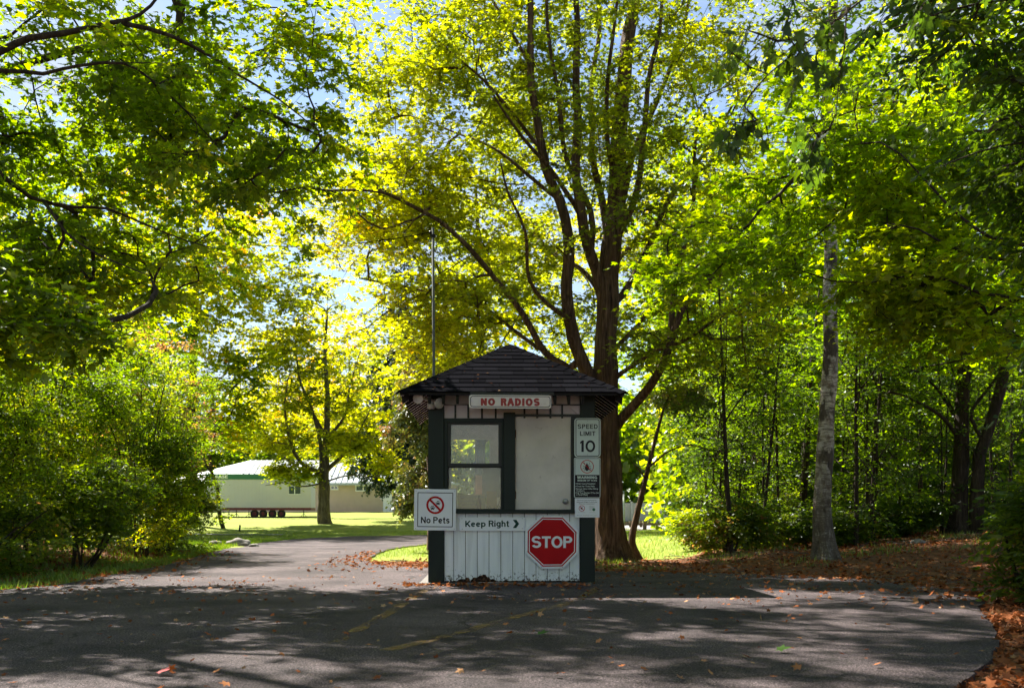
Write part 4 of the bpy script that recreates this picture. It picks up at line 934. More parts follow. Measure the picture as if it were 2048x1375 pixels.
# washroom building
WY = 96.0; kw = F / WY
def WX(px): return (px - 1024) / kw
def WZ(py): return CAMH + (HZ - py) / kw
g1 = float(gz(WX(740), WY)); bx0, bx1 = WX(330), WX(905); wb = empty('washroom_building', (WX(740), WY, g1), label='low tan block washroom building with a pale green metal hip roof', cat='building')
X0 = bx0 - WX(740); X1 = bx1 - WX(740); ez = WZ(966) - g1; rz = WZ(915) - g1
MB().box(X0, X1, 0, 9, -.6, ez).build('wall', 'brick', wb)
mb = MB(); ov = .7; e = ez - .05; a = [(X0 - ov, -ov, e), (X1 + ov, -ov, e), (X1 + ov, 9 + ov, e), (X0 - ov, 9 + ov, e), (X0 + 7, 4.5, rz), (WX(690) - WX(740), 4.5, rz), (X1 - 5, 4.5, rz - 1.1)]
mb.add(a, [(0, 1, 6, 5, 4), (2, 3, 4, 5, 6), (1, 2, 6), (3, 0, 4), (3, 2, 1, 0)]); rf = mb.build('roof', 'roofm', wb)
mb = MB(); 
for i in range(50):
    x = X0 + .5 + i * .55
    if x > X1 - 6: break
    if x < X0 + 7: continue
    mb.add([(x, -ov, e + .02), (x + .05, -ov, e + .02), (x + .05, 4.4, rz + .02), (x, 4.4, rz + .02), (x, -ov, e + .07), (x + .05, -ov, e + .07), (x + .05, 4.4, rz + .07), (x, 4.4, rz + .07)], [(4, 5, 6, 7), (0, 4, 7, 3), (1, 2, 6, 5), (0, 1, 5, 4)])
mb.build('roof_seam', 'roofm', rf)
MB().box(X0 - ov, X1 + ov, -ov - .06, -ov - .002, e - .14, e + .08).build('gutter', 'roofm', wb)
def wbwin(px0, px1, py0, py1):
    x0, x1, z0, z1 = WX(px0) - WX(740), WX(px1) - WX(740), WZ(py1) - g1, WZ(py0) - g1
    mb = MB(); mb.ring([(x0 - .1, z0 - .1), (x1 + .1, z0 - .1), (x1 + .1, z1 + .1), (x0 - .1, z1 + .1)], [(x0, z0), (x1, z0), (x1, z1), (x0, z1)], -.06, .0); mb.box((x0 + x1) / 2 - .04, (x0 + x1) / 2 + .04, -.055, 0, z0, z1)
    o = mb.build('window', 'white', wb); MB().box(x0, x1, -.02, -.003, z0, z1).build('pane', 'glassd', o)
wbwin(713, 740, 971.5, 980); wbwin(663, 675, 972, 977); 
x0, x1, z1 = WX(768) - WX(740), WX(783) - WX(740), WZ(982) - g1
d_ = MB().box(x0, x1, -.06, -.002, -.02, z1).build('door', 'white', wb, .01); mb = MB(); mb.box(x1 - .14, x1 - .08, -.12, -.061, .95, 1.1); mb.build('handle', 'grey', d_)
mb = MB(); mb.box(x0 - .08, x0 - .002, -.08, -.001, -.02, z1 + .08); mb.box(x1 + .002, x1 + .08, -.08, -.001, -.02, z1 + .08); mb.build('door_frame', 'white', wb)
x, z = WX(764) - WX(740), WZ(993) - g1
so_ = empty('washroom_sign', (WX(764), WY - .03, WZ(993)), label='small white square sign with a man pictogram beside the washroom door', cat='sign')
MB().box(-.15, .15, 0, .02, -.22, .22).build('panel', 'white', so_)
mb = MB(); mb.prism(circ(0, .13, .035, None, 12), -.006, -.001); mb.prism([(-.06, -.02), (-.03, -.02), (-.03, -.18), (.03, -.18), (.03, -.02), (.06, -.02), (.06, .085), (-.06, .085)], -.005, -.001); mb.build('man_pictogram', 'dgreen', so_)
# lawn things
gx, gy = P(480, 0, 45.5)[0], 45.5
gp = empty('garden_post', (gx, gy, gz(gx, gy)), label='short dark green post with a pale cap on the lawn near the road', cat='post')
mb = MB(); mb.tube([(-.02, 0, 0), (.0, 0, .27)], .04, 8); mb.build('post', 'dgreen', gp); mb = MB(); mb.lathe([(0, .30), (.05, .29), (.06, .25), (0, .25)], (0, 0, 0), (0, 0, 1), 10); mb.build('cap', 'metal', gp)
M['rock'] = paint('rock', (.22, .2, .18), .95, .5, 9, bstr=.8)
def rock(x, y, r, label, sd_, group=None, name='rock'):
    bm = bmesh.new(); bmesh.ops.create_icosphere(bm, subdivisions=3, radius=1)
    for v in bm.verts:
        k = 1 + .35 * mnoise.noise(v.co * 1.2 + Vector((sd_, 0, 0))) + .1 * mnoise.noise(v.co * 4); v.co = Vector((v.co.x * r * 1.5 * k, v.co.y * r * k, max(-.3 * r, v.co.z * r * .65 * k)))
    me = bpy.data.meshes.new(name); bm.to_mesh(me); bm.free(); me.materials.append(M['rock']); me.polygons.foreach_set('use_smooth', [True] * len(me.polygons))
    o = bpy.data.objects.new(name, me); COL.objects.link(o); o.location = (x, y, float(gz(x, y)) + r * .12); o.rotation_euler = (0, 0, sd_); tag(o, label, 'rock', group)
rock(-7.15, 26.0, .26, 'largest flat grey rock at the left edge of the road', 1); rock(-6.62, 25.6, .13, 'small grey rock just right of the largest rock at the road edge', 2.2); rock(-7.6, 25.5, .15, 'small brownish rock left of the largest rock at the road edge', 4)
rock(P(1836, 0, 17.5)[0], 17.5, .10, 'small pale rock on the leaf litter left of the twin trunk tree', 5.5)
# right: barrier rails, pale pole, far fence
M['post'] = paint('weathered_timber', (.17, .13, .09), .9, .3, 8)
def rail(px0, px1, Y, npost, label, lean=0):
    a = P(px0, 0, Y); b = P(px1, 0, Y); e = empty('barrier_rail', (a[0], Y, gz(a[0], Y)), label=label, cat='barrier', group='low timber barriers by the parking lot')
    L_ = b[0] - a[0]; mb = MB(); mb.box(-.3, L_ + .3, -.05, .05, .27, .39); mb.build('rail', 'post', e)
    for i in range(npost): x = L_ * (i + .5) / npost; MB().box(x - .09, x + .09, -.16, -.052, -.05, .5).build('post', 'post', e)
rail(1256, 1322, 50, 1, 'low timber barrier on the near edge of the parking lot, right of the maple'); rail(1250, 1292, 66, 2, 'lower of the timber barriers, farther off beyond the parking lot')
pe = empty('pale_pole', (P(1247.5, 0, 38)[0], 38, gz(4, 38)), label='slender pale pole standing beside the right edge of the maple trunk', cat='pole')
mb = MB(); mb.tube([(0, 0, 0), (0, 0, 1.55)], .035, 8); mb.build('shaft', 'white', pe); mb = MB(); mb.lathe([(0, 1.62), (.05, 1.6), (.05, 1.53), (0, 1.53)], (0, 0, 0), (0, 0, 1), 8); mb.build('cap', 'metal', pe)
ff = empty('grey_fence', (8, 104, 0), label='low grey fence far beyond the parking lot', cat='fence'); MB().box(-6, 34, 0, .2, .2, 2.1).build('panel', 'grey', ff)
mb = MB()
for i in range(16): MB().box(-6 + i * 2.6, -5.8 + i * 2.6, -.12, -.002, -.1, 2.25).build('post', 'metal', ff)

# ================================================================ trees, shrubs, leaves
def PP(lst, Y, dy=None):
    """limb traced at its own depth; dy: depth offset per point"""
    out = []
    for i, (x, y) in enumerate(lst):
        d = Y + (dy[i] if dy else 0); out.append(P(x, y, d))
    return out
N3 = lambda p, f, s=0: mnoise.noise(Vector((p[0] * f + s, p[1] * f, p[2] * f)))
def ntint(base, amp=.25, freq=.35, seed=0, grad=None):
    def fn(p):
        q = np.round(p * 2) / 2; u, inv = np.unique(q, axis=0, return_inverse=True)
        n = np.array([N3(a, freq, seed) for a in u])[inv.ravel()]
        t = base + amp * n
        if grad is not None: t = t + grad(p)
        return t
    return fn
# --- the big maple behind the booth
Y0 = 18.0
hb = P(1222, 1112, Y0); hb[2] = gz(hb[0], hb[1]) - .05
top = []
limbs = [
    ([hb] + PP([(1219, 1050), (1215, 900), (1212, 780), (1211, 680), (1216, 600), (1218, 520), (1232, 400), (1240, 250), (1250, 120), (1270, -20), (1290, -250), (1300, -480)], Y0, [0, 0, 0, 0, 0, .05, .1, .2, .3, .5, .7, .9]), 0.279, .04),
    (PP([(1200, 800), (1172, 740), (1146, 670), (1132, 590), (1141, 500), (1118, 400), (1085, 300), (1065, 150), (1062, 0), (1045, -250)], Y0, [0, -.1, -.2, -.4, -.5, -.6, -.7, -.8, -.9, -1]), 0.136, .03),
    (PP([(1213, 620), (1192, 540), (1165, 460), (1152, 350), (1156, 230), (1152, 100), (1150, -20), (1135, -300)], Y0, [0, -.1, -.3, -.4, -.4, -.5, -.6, -.7]), 0.112, .03),
    (PP([(1218, 540), (1205, 440), (1190, 340), (1180, 200), (1200, 60), (1195, -150)], Y0, [0, .3, .6, 1.0, 1.3, 1.7]), 0.080, .03),
    (PP([(1234, 850), (1262, 822), (1298, 775), (1330, 715), (1350, 660), (1385, 590), (1450, 545), (1530, 515), (1620, 470)], Y0, [0, -.2, -.4, -.6, -.8, -1, -1.2, -1.5, -1.8]), 0.100, .025),
    (PP([(1340, 690), (1352, 600), (1362, 520), (1385, 430), (1392, 330), (1400, 220)], Y0, [-.7, -.7, -.7, -.8, -.9, -1]), 0.060, .02),
    (PP([(1140, 735), (1090, 700), (1045, 625), (1000, 570), (940, 500), (880, 440), (830, 410), (780, 388), (740, 380), (640, 377)], Y0, [0, -.4, -.7, -.9, -1.2, -1.4, -1.6, -1.8, -1.9, -2.2]), 0.068, .02),
    (PP([(1095, 705), (1030, 660), (950, 610), (880, 588), (800, 570), (720, 556)], Y0, [-.4, 0, .4, .8, 1.1, 1.4]), 0.040, .015),
    (PP([(1226, 700), (1275, 650), (1330, 590), (1400, 530), (1470, 470)], Y0, [0, .2, .5, .9, 1.3]), 0.044, .015),
    (PP([(1222, 610), (1265, 560), (1300, 490), (1330, 410), (1372, 350), (1420, 290), (1480, 190)], Y0, [0, .1, .2, .2, .3, .3, .4]), 0.072, .02),
    (PP([(1228, 760), (1260, 735), (1310, 700), (1360, 680), (1420, 640), (1500, 600)], Y0, [0, -.3, -.7, -1.2, -1.7, -2.2]), 0.048, .015),
    (PP([(1238, 420), (1262, 330), (1300, 230), (1340, 130), (1380, 10), (1420, -150)], Y0, [0, .2, .4, .6, .8, 1]), 0.064, .02),
    (PP([(1180, 520), (1176, 420), (1128, 300), (1118, 180), (1100, 60), (1090, -100)], Y0, [0, -.3, -.6, -.9, -1.1, -1.2]), .06, .02),
    (PP([(1236, 470), (1275, 380), (1285, 280), (1300, 160), (1320, 60), (1330, -100)], Y0, [0, -.3, -.6, -.8, -.9, -1]), .07, .02),
    (PP([(1160, 430), (1130, 380), (1100, 330), (1040, 270), (990, 200), (960, 120)], Y0, [-.2, -.6, -1.0, -1.4, -1.7, -2.0]), .05, .012),
    (PP([(1225, 360), (1212, 260), (1218, 160), (1232, 40), (1240, -80)], Y0, [-.1, -.4, -.7, -.9, -1.1]), .05, .02),
    (PP([(1118, 400), (1050, 340), (980, 290), (900, 260), (820, 230)], Y0, [-.6, -.5, -.2, .2, .6]), 0.040, .012),
    (PP([(1085, 300), (1010, 210), (930, 130), (850, 60)], Y0, [-.7, -1, -1.3, -1.6]), 0.040, .012),
    (PP([(1066, 130), (1000, 30), (930, -60)], Y0, [-.8, -.4, 0]), 0.040, .012),
    (PP([(1214, 640), (1180, 560), (1100, 500), (1020, 430), (960, 400), (880, 380)], Y0, [0, 1, 2, 3, 3.8, 4.5]), 0.064, .012),
    (PP([(1216, 560), (1250, 500), (1320, 470), (1400, 430)], Y0, [0, 1.2, 2.5, 4]), 0.064, .012),
    (PP([(1140, 640), (1110, 620), (1060, 560), (1050, 460), (1020, 380), (1000, 320)], Y0, [-.3, -.9, -1.6, -2.4, -3, -3.6]), 0.048, .012),
]
blobs = [((.9, 18.6, 8.3), (3.9, 3.6, 4.6), 520), ((-1.3, 18.2, 6.6), (2.3, 2.2, 2.7), 260), ((-1.0, 18.4, 9.3), (2.3, 2.5, 2.4), 250), ((-2.5, 18.0, 6.0), (1.1, 1.8, 2.0), 90), ((2.9, 18.2, 5.9), (2.3, 2.6, 2.0), 160), ((3.1, 18.6, 8.8), (2.6, 2.8, 2.6), 160),
         ((-1.9, 17.6, 4.3), (1.6, 2.4, 1.2), 150), ((3.3, 17.4, 4.0), (1.9, 2.2, 1.1), 110), ((.3, 19.5, 5.0), (2.6, 2.0, 1.5), 120), ((.8, 18.5, 12.4), (3.4, 3.4, 2.6), 130)]
grow('maple_tree', 'large yellow green maple with furrowed brown trunk directly behind the booth', 'tree', hb, limbs, blobs, 'maple_mid', .098, 48, .52, 'leaf_hero', 'bark',
     ntint(.25, .40, .3, 2, lambda p: np.clip((.3 - p[:, 0]) * .06, -.10, .18) + np.clip((p[:, 2] - 6) * .01, 0, .06)), seed=3, hole=.24, hfreq=.55, flare=.75, wob=.07, droop=.10)

# --- left overhanging maple, trunk just outside the frame
lb = np.array([-7.6, 11.0, gz(-7.6, 11.0) - .05])
limbs = [
    ([lb, (-7.5, 11, 1.6), (-7.4, 10.9, 3.2), (-7.2, 11, 5.0), (-6.8, 11.2, 7.5), (-6.6, 11.4, 10)], .24, .05),
    ([(-7.45, 10.9, 3.4)] + PP([(-120, 160), (0, 108), (60, 80), (130, 68), (220, 48), (262, 40), (305, 14), (360, -60)], 9.6, [0, 0, 0, 0, .1, .2, .3, .4]), .075, .012),
    (PP([(250, 48), (340, 72), (420, 112), (480, 150), (560, 195), (640, 260)], 9.8, [0, .2, .5, .9, 1.2, 1.5]), .026, .006),
    ([(-7.4, 10.9, 3.1)] + PP([(-60, 190), (90, 148), (160, 132), (245, 128), (300, 160), (370, 220), (440, 290)], 9.8, [0, 0, 0, 0, .3, .8, 1.3]), .045, .006),
    ([(-7.45, 11, 2.6)] + PP([(-80, 330), (0, 352), (60, 395), (150, 415), (215, 418), (290, 450), (370, 485), (450, 505)], 10.6, [0, 0, .1, .2, .2, .4, .7, 1]), .05, .006),
    (PP([(90, 405), (140, 470), (210, 520), (300, 555)], 10.7, [0, -.3, -.6, -.8]), .02, .005),
    ([(-7.2, 11, 5)] + [(-6, 12, 6.2), (-4.6, 12.8, 6.9), (-3.0, 13.4, 6.9)], .08, .012),
    ([(-7.3, 10.9, 4.2)] + [(-6.2, 9.6, 5.0), (-5.0, 8.6, 5.4), (-3.8, 7.8, 5.5)], .05, .01),
]
blobs = [((-5.9, 12.3, 5.2), (3.2, 2.6, 1.7), 210), ((-4.6, 12.6, 6.3), (2.9, 2.2, 1.5), 160), ((-6.3, 11.3, 3.5), (2.2, 2.0, 1.1), 130), ((-5.0, 12.4, 3.7), (1.5, 1.5, .9), 80), ((-5.2, 10.2, 5.1), (2.2, 1.5, 1.1), 60), ((-3.3, 12.8, 5.6), (1.7, 1.6, 1.4), 120), ((-6.0, 12.0, 8.6), (3.4, 3.0, 1.4), 70), ((-2.6, 12.4, 9.4), (4.2, 3.6, 1.0), 440), ((-4.1, 8.3, 2.55), (1.0, 1.0, .45), 55)]  # flat high blob above the frame is added to shade the asphalt
grow('maple_tree', 'green maple whose branches hang into the upper left of the view', 'tree', lb, limbs, blobs, 'maple', .10, 50, .46, 'leaf', 'bark_d',
     ntint(.34, .3, .4, 9, lambda p: np.clip((p[:, 1] - 12) * .04, -.08, .14)), seed=5, hole=.27, hfreq=.8, droop=.2, flare=.5)

# --- right overhanging maple
rb = np.array([7.3, 10.2, gz(7.3, 10.2) - .05])
limbs = [
    ([rb, (7.2, 10.2, 1.6), (7.1, 10.3, 3.2), (7.0, 10.3, 5.0), (6.6, 10.6, 8)], .22, .05),
    ([(7.15, 10.2, 2.2)] + PP([(2150, 560), (2048, 490), (1980, 475), (1912, 425), (1860, 370), (1800, 308)], 9.6), .04, .008),
    ([(7.15, 10.2, 2.4)] + PP([(2140, 540), (2048, 523), (1960, 512), (1890, 490), (1838, 458), (1760, 440)], 10.2), .042, .007),
    ([(7.15, 10.2, 1.9)] + PP([(2140, 630), (2048, 598), (1960, 585), (1900, 560), (1828, 548), (1740, 560)], 10.6), .042, .007),
    ([(7.1, 10.3, 3.5)] + PP([(2160, 240), (2040, 262), (1900, 262), (1780, 275), (1640, 283), (1540, 285)], 10.8), .03, .006),
    ([(7.1, 10.3, 3.8)] + PP([(2100, 210), (1960, 203), (1860, 203), (1760, 205), (1650, 240), (1560, 262)], 11.4), .035, .006),
    ([(7.1, 10.3, 4.2)] + PP([(2100, 120), (1960, 130), (1860, 170), (1700, 190), (1560, 200)], 12.2), .035, .006),
]
blobs = [((4.6, 11.2, 4.9), (2.7, 1.8, .9), 190), ((3.3, 11.6, 3.7), (1.7, 1.4, .7), 100), ((5.3, 11.2, 3.3), (2.0, 1.6, .8), 110), ((5.6, 12.2, 6.2), (2.6, 2.0, 1.0), 70), ((4.3, 12.2, 4.3), (2.2, 1.4, .8), 70), ((6.2, 9.6, 2.5), (1.3, 1.3, .55), 40)]
grow('maple_tree', 'bright green maple reaching its flat leaf sprays in from the right edge', 'tree', rb, limbs, blobs, 'maple', .105, 50, .50, 'leaf_lit', 'bark_d',
     ntint(.58, .35, .5, 4), seed=8, clip=lambda T: ~((np.abs(T[:, 0] / T[:, 1] - .318) < .028) & (T[:, 2] > 3.0) & (T[:, 2] < 4.3)), hole=.25, hfreq=.9, droop=.16, flat=.33, flare=.5)

# --- dark nearby tree at the top right edge
db = np.array([5.6, 6.6, gz(5.6, 6.6) - .05])
limbs = [([db, (5.5, 6.6, 1.5), (5.4, 6.5, 3), (5.3, 6.5, 5), (5.2, 6.6, 7)], .12, .03),
         ([(5.45, 6.6, 2.6)] + PP([(2150, 300), (2048, 285), (1950, 300), (1870, 330)], 6.6), .02, .004),
         ([(5.4, 6.5, 3.4), (4.6, 6.5, 3.9), (3.7, 6.4, 4.1), (2.9, 6.2, 4.0), (2.2, 6.0, 3.7)], .03, .005)]
blobs = [((3.9, 6.9, 3.7), (.9, 1.0, .7), 60), ((3.75, 6.8, 2.9), (.55, .9, .8), 60), ((3.9, 6.9, 2.0), (.45, .7, .45), 16), ((3.2, 6.6, 4.1), (1.0, 1.0, .35), 34), ((5, 6.6, 5.2), (1.6, 1.6, 1.2), 60)]
grow('dark_leaved_tree', 'dark oval leaved tree close by at the upper right edge', 'tree', db, limbs, blobs, 'oval', .075, 66, .34, 'leaf_dark', 'bark_d', ntint(.25, .25, .8, 6), seed=12, hole=.2, hfreq=1.2, droop=.3, flat=.7)
# --- vine leaves hanging close to the camera
vb = np.array([3.2, 3.0, gz(3.2, 3.0) - .05])
limbs = [([vb, (3.3, 3.1, 1.5), (3.2, 3.4, 3.2), (2.9, 4.0, 4.0)], .05, .02), ([(2.95, 3.9, 3.9), (2.3, 4.8, 3.75), (1.75, 5.2, 3.45), (1.35, 5.3, 3.15)], .014, .004), ([(1.75, 5.2, 3.45), (1.7, 5.25, 3.1), (1.66, 5.2, 2.75)], .006, .002)]
blobs = [((1.5, 5.3, 3.32), (.45, .35, .22), 12), ((1.62, 5.25, 2.85), (.14, .2, .22), 4), ((1.2, 5.3, 2.95), (.12, .2, .18), 3), ((2.1, 5.1, 3.6), (.4, .4, .15), 8)]
grow('grape_vine', 'vine with large dark leaves dangling in front of the bright maple sprays', 'vine', vb, limbs, blobs, 'maple', .082, 12, .2, 'leaf_dark', 'bark_d', lambda p: np.full(len(p), .3), seed=13, hole=0, droop=1.0, flat=1.2, twigs=4)

# --- birch
bb = P(1652, 1106, 15.6); bb[2] = gz(bb[0], bb[1]) - .04
limbs = [([bb] + PP([(1648, 1070), (1645, 1000), (1650, 900), (1655, 800), (1661, 700), (1660, 600), (1662, 520), (1660, 430), (1650, 330), (1655, 200), (1665, 60), (1665, -150), (1660, -420)], 15.6), .142, .05),
         (PP([(1662, 420), (1700, 330), (1740, 250), (1790, 180)], 15.6, [0, .3, .6, .9]), .03, .01), (PP([(1655, 200), (1620, 120), (1590, 50)], 15.6, [0, .2, .4]), .03, .01)]
blobs = [((5.2, 15.8, 8.6), (1.9, 1.9, 1.8), 110), ((5.1, 15.8, 11.2), (1.8, 1.8, 2), 90)]
grow('birch_tree', 'white barked birch with black patches standing in the leaf litter', 'tree', bb, limbs, blobs, 'oval', .075, 54, .45, 'leaf', 'birch', ntint(.45, .3, .5, 3), seed=21, flare=.75, wob=.03, hole=.3)

# --- twin trunk tree on the right
tb = P(1925, 1096, 20.0); tb[2] = gz(tb[0], tb[1]) - .05
limbs = [([tb + [-.05, 0, 0]] + PP([(1918, 1050), (1922, 930), (1925, 800), (1930, 700), (1935, 600), (1930, 450), (1920, 250), (1910, 0)], 20), .17, .05),
         ([tb + [.12, 0, .02]] + PP([(1952, 1060), (1955, 980), (1958, 910), (1978, 860), (2000, 780), (2012, 700), (2016, 600), (2030, 450), (2040, 250)], 20, [-.2] * 9), .15, .04),
         (PP([(1968, 880), (1950, 850), (1945, 820), (1990, 760), (2040, 690)], 20, [-.2, -.2, -.1, 0, 0]), .05, .02),
         (PP([(1920, 880), (1880, 830), (1800, 790), (1720, 780), (1650, 770)], 20, [0, -.3, -.7, -1, -1.2]), .045, .01), (PP([(1922, 850), (1860, 760), (1790, 725), (1700, 715), (1640, 725)], 20, [0, .3, .6, .9, 1.2]), .04, .01)]
blobs = [((9.0, 20, 7.5), (3.6, 3.6, 3), 260), ((7.8, 19.5, 4.4), (2.3, 2.4, 1.1), 130), ((9.6, 19, 4.6), (1.6, 1.8, 1.2), 80)]
grow('maple_tree', 'dark twin trunked maple at the right behind the leaf litter', 'tree', tb, limbs, blobs, 'star', .13, 40, .55, 'leaf_lit', 'bark_d', ntint(.38, .3, .4, 7), seed=23, flare=.5, hole=.28)

# --- leaning cedar right of the maple
cb = P(1278, 1112, 18.6); cb[2] = gz(cb[0], cb[1]) - .03
limbs = [([cb] + PP([(1264, 1085), (1272, 1040), (1283, 990), (1295, 935), (1310, 880), (1325, 820)], 18.6, [0, 0, 0, .1, .2, .3]), .075, .025),
         (PP([(1295, 935), (1330, 905), (1380, 890), (1420, 900)], 18.6, [.1, -.1, -.2, -.3]), .025, .008), (PP([(1290, 955), (1270, 930), (1255, 915)], 18.6), .02, .006)]
blobs = [((2.9, 19, 2.15), (1.0, 1.0, .5), 60), ((3.5, 19.3, 2.7), (1.3, 1.2, .6), 70), ((2.6, 19.6, 2.5), (.9, .9, .6), 30)]
grow('cedar_tree', 'leaning cedar with a bare brown trunk just right of the big maple', 'tree', cb, limbs, blobs, 'quad', .075, 60, .35, 'leaf_cedar', 'bark', ntint(.4, .4, .9, 3), seed=25, droop=.5, flat=.9, flare=.3)

# --- cedar left of the booth and dark spruce behind it
for (nm, lab, px, Y, h, bl, mt, bt, base_t, sd_, lsz) in (
        ('cedar_tree', 'pale green drooping cedar with rusty tips close behind the left side of the booth', 864, 23, 5.4, [((-2.1, 23, 2.7), (.85, 1, 1.4), 150), ((-1.9, 23.2, 4.3), (.8, .9, 1.3), 80), ((-2.3, 22.7, 1.75), (.5, .7, .8), 70)], 'leaf_cedar', 'bark', .62, 31, .085),
        ('spruce_tree', 'dark blue green spruce left of the pale cedar, its boughs over the lawn', 838, 56, 15, [((-6.6, 56, 4.2), (2.6, 2.6, 2.1), 260), ((-6.2, 56, 8), (2.0, 2, 3), 180), ((-6.0, 56, 12), (1.2, 1.2, 3), 80)], 'leaf_spruce', 'bark_d', .4, 33, .17)):
    b = P(px, 0, Y); b[2] = gz(b[0], Y) - .05
    c0 = bl[0][0]; limbs = [([b, (b[0], Y, 1.5), (c0[0] * .5 + b[0] * .5, Y, h * .6), (c0[0] * .6 + b[0] * .4, Y, h)], .12 if Y < 30 else .2, .03)]
    grow(nm, lab, 'tree', b, limbs, bl, 'quad', lsz, 60, .34 if Y < 30 else .6, mt, bt, ntint(base_t, .45, .9, sd_), seed=sd_, droop=.75, flat=.9, hole=.22, hfreq=1.1)

# --- mid tree on the lawn
eb = P(650, 1045, 52); eb[2] = gz(eb[0], 52) - .05
limbs = [([eb] + PP([(650, 1000), (652, 900), (655, 800), (650, 700), (655, 620)], 52), .27, .05),
         ([eb + [-.22, -.1, 0]] + PP([(641, 1000), (643, 930), (640, 880), (625, 820), (600, 760), (590, 690)], 52), .17, .04),
         (PP([(641, 945), (600, 922), (580, 880), (570, 820), (575, 760)], 52, [0, -.5, -1, -1.3, -1.6]), .13, .03), (PP([(642, 950), (590, 930), (545, 890), (520, 840)], 52, [0, .5, 1, 1.5]), .09, .03),
         (PP([(654, 940), (690, 905), (715, 870), (740, 820)], 52, [0, -.3, -.6, -.9]), .12, .03), (PP([(652, 880), (690, 830), (700, 770), (720, 700)], 52, [0, .4, .9, 1.2]), .1, .03),
         (PP([(648, 965), (600, 972), (570, 965), (530, 970)], 52, [0, -.5, -1, -1.2]), .05, .02), (PP([(655, 962), (700, 950), (750, 955)], 52, [0, -.4, -.6]), .05, .02), (PP([(645, 860), (620, 820), (560, 780), (520, 740)], 52, [0, 1, 2, 2.8]), .08, .02)]
blobs = [((-10.0, 52, 7.2), (4.4, 3.0, 2.6), 210), ((-10.8, 52, 10.2), (3.2, 2.4, 2.4), 120), ((-12.2, 51.5, 4.6), (2.0, 2.0, 1.2), 60), ((-7.8, 51.5, 4.0), (2.2, 2.0, 1.4), 120), ((-9.8, 51, 3.0), (3.2, 1.5, .7), 60)]
grow('maple_tree', 'yellow green maple with forked grey trunk on the lawn before the trailer', 'tree', eb, limbs, blobs, 'star', .19, 40, .8, 'leaf_hero', 'bark_g', ntint(.36, .4, .2, 1), seed=41, hole=.25, hfreq=.4, rtip=.009, flare=.3, twig_geo=False)
# --- thin crooked tree with a little notice
kb = P(447, 1054, 48); kb[2] = gz(kb[0], 48) - .05
limbs = [([kb] + PP([(440, 1030), (437, 1000), (434, 970), (424, 945), (420, 910), (430, 860), (425, 780)], 48), .11, .05), (PP([(424, 945), (412, 930), (400, 890)], 48), .06, .02), (PP([(428, 870), (460, 830), (480, 780)], 48), .06, .02)]
blobs = [((-14.3, 48, 5.6), (2.0, 2, 1.8), 90), ((-13.2, 48, 7.6), (2.2, 2, 1.6), 80)]
grow('young_tree', 'thin crooked tree on the lawn in front of the trailer', 'tree', kb, limbs, blobs, 'star', .22, 32, .75, 'leaf', 'bark_d', ntint(.5, .4, .3, 8), seed=43, twig_geo=False, hole=.2)
q = P(438, 1012, 47.8); ns_ = empty('tree_notice', q, label='small white notice fixed to the thin crooked trunk', cat='sign'); MB().box(-.14, .14, 0, .02, -.17, .17).build('panel', 'white', ns_)
mb = MB(); 
for i in range(3): mb.box(-.08, .08, -.004, -.001, -.09 + i * .08, -.06 + i * .08)
mb.build('lettering', 'grey', ns_)

# --- generic trees
def auto_limbs(b, h, spread, r, rg, n=7, fork=.35):
    L_ = [([b, b + [0, 0, h * .3], b + [rg.uniform(-.2, .2), rg.uniform(-.2, .2), h * .6], b + [rg.uniform(-.5, .5), 0, h * .92]], r, r * .2)]
    for i in range(n):
        a = i * 2.4 + rg.uniform(0, 1); z = h * (fork + (.85 - fork) * i / n * .8); d = spread * rg.uniform(.55, .9) * (1 - .4 * i / n)
        s_ = b + np.array([0, 0, z]); L_.append(([s_, s_ + [math.cos(a) * d * .4, math.sin(a) * d * .4, d * .45], s_ + [math.cos(a) * d, math.sin(a) * d, d * .95]], r * .33 * (1 - .5 * i / n), r * .08))
    return L_
def auto_tree(name, label, px, Y, h, sp, r, n, leaf, ls, per, mt, bt, tint, seed, group=None, low=.35, spread=.8, hole=.3, tg=False, cat='tree', x=None, droop=.12):
    rg = random.Random(seed); b = P(px, 0, Y) if x is None else np.array([x, Y, 0.]); b[2] = gz(b[0], Y) - .05
    zc = h * (1 + low) / 2; bl = [((b[0], Y, zc), (sp * .85, sp * .85, h * (1 - low) / 2), int(n * .5))]
    for i in range(4): a = i * 1.57 + rg.random(); bl.append(((b[0] + math.cos(a) * sp * .5, Y + math.sin(a) * sp * .5, h * (low + (.9 - low) * rg.uniform(.15, .75))), (sp * .55, sp * .55, h * .16), int(n * .13)))
    return grow(name, label, cat, b, auto_limbs(b, h, sp, r, rg, fork=max(.12, low * .9)), bl, leaf, ls, per, spread, mt, bt, tint, group, seed=seed, twig_geo=tg, hole=hole, hfreq=.45, rtip=.006, rmin=.006 if Y > 30 else 0, droop=droop)
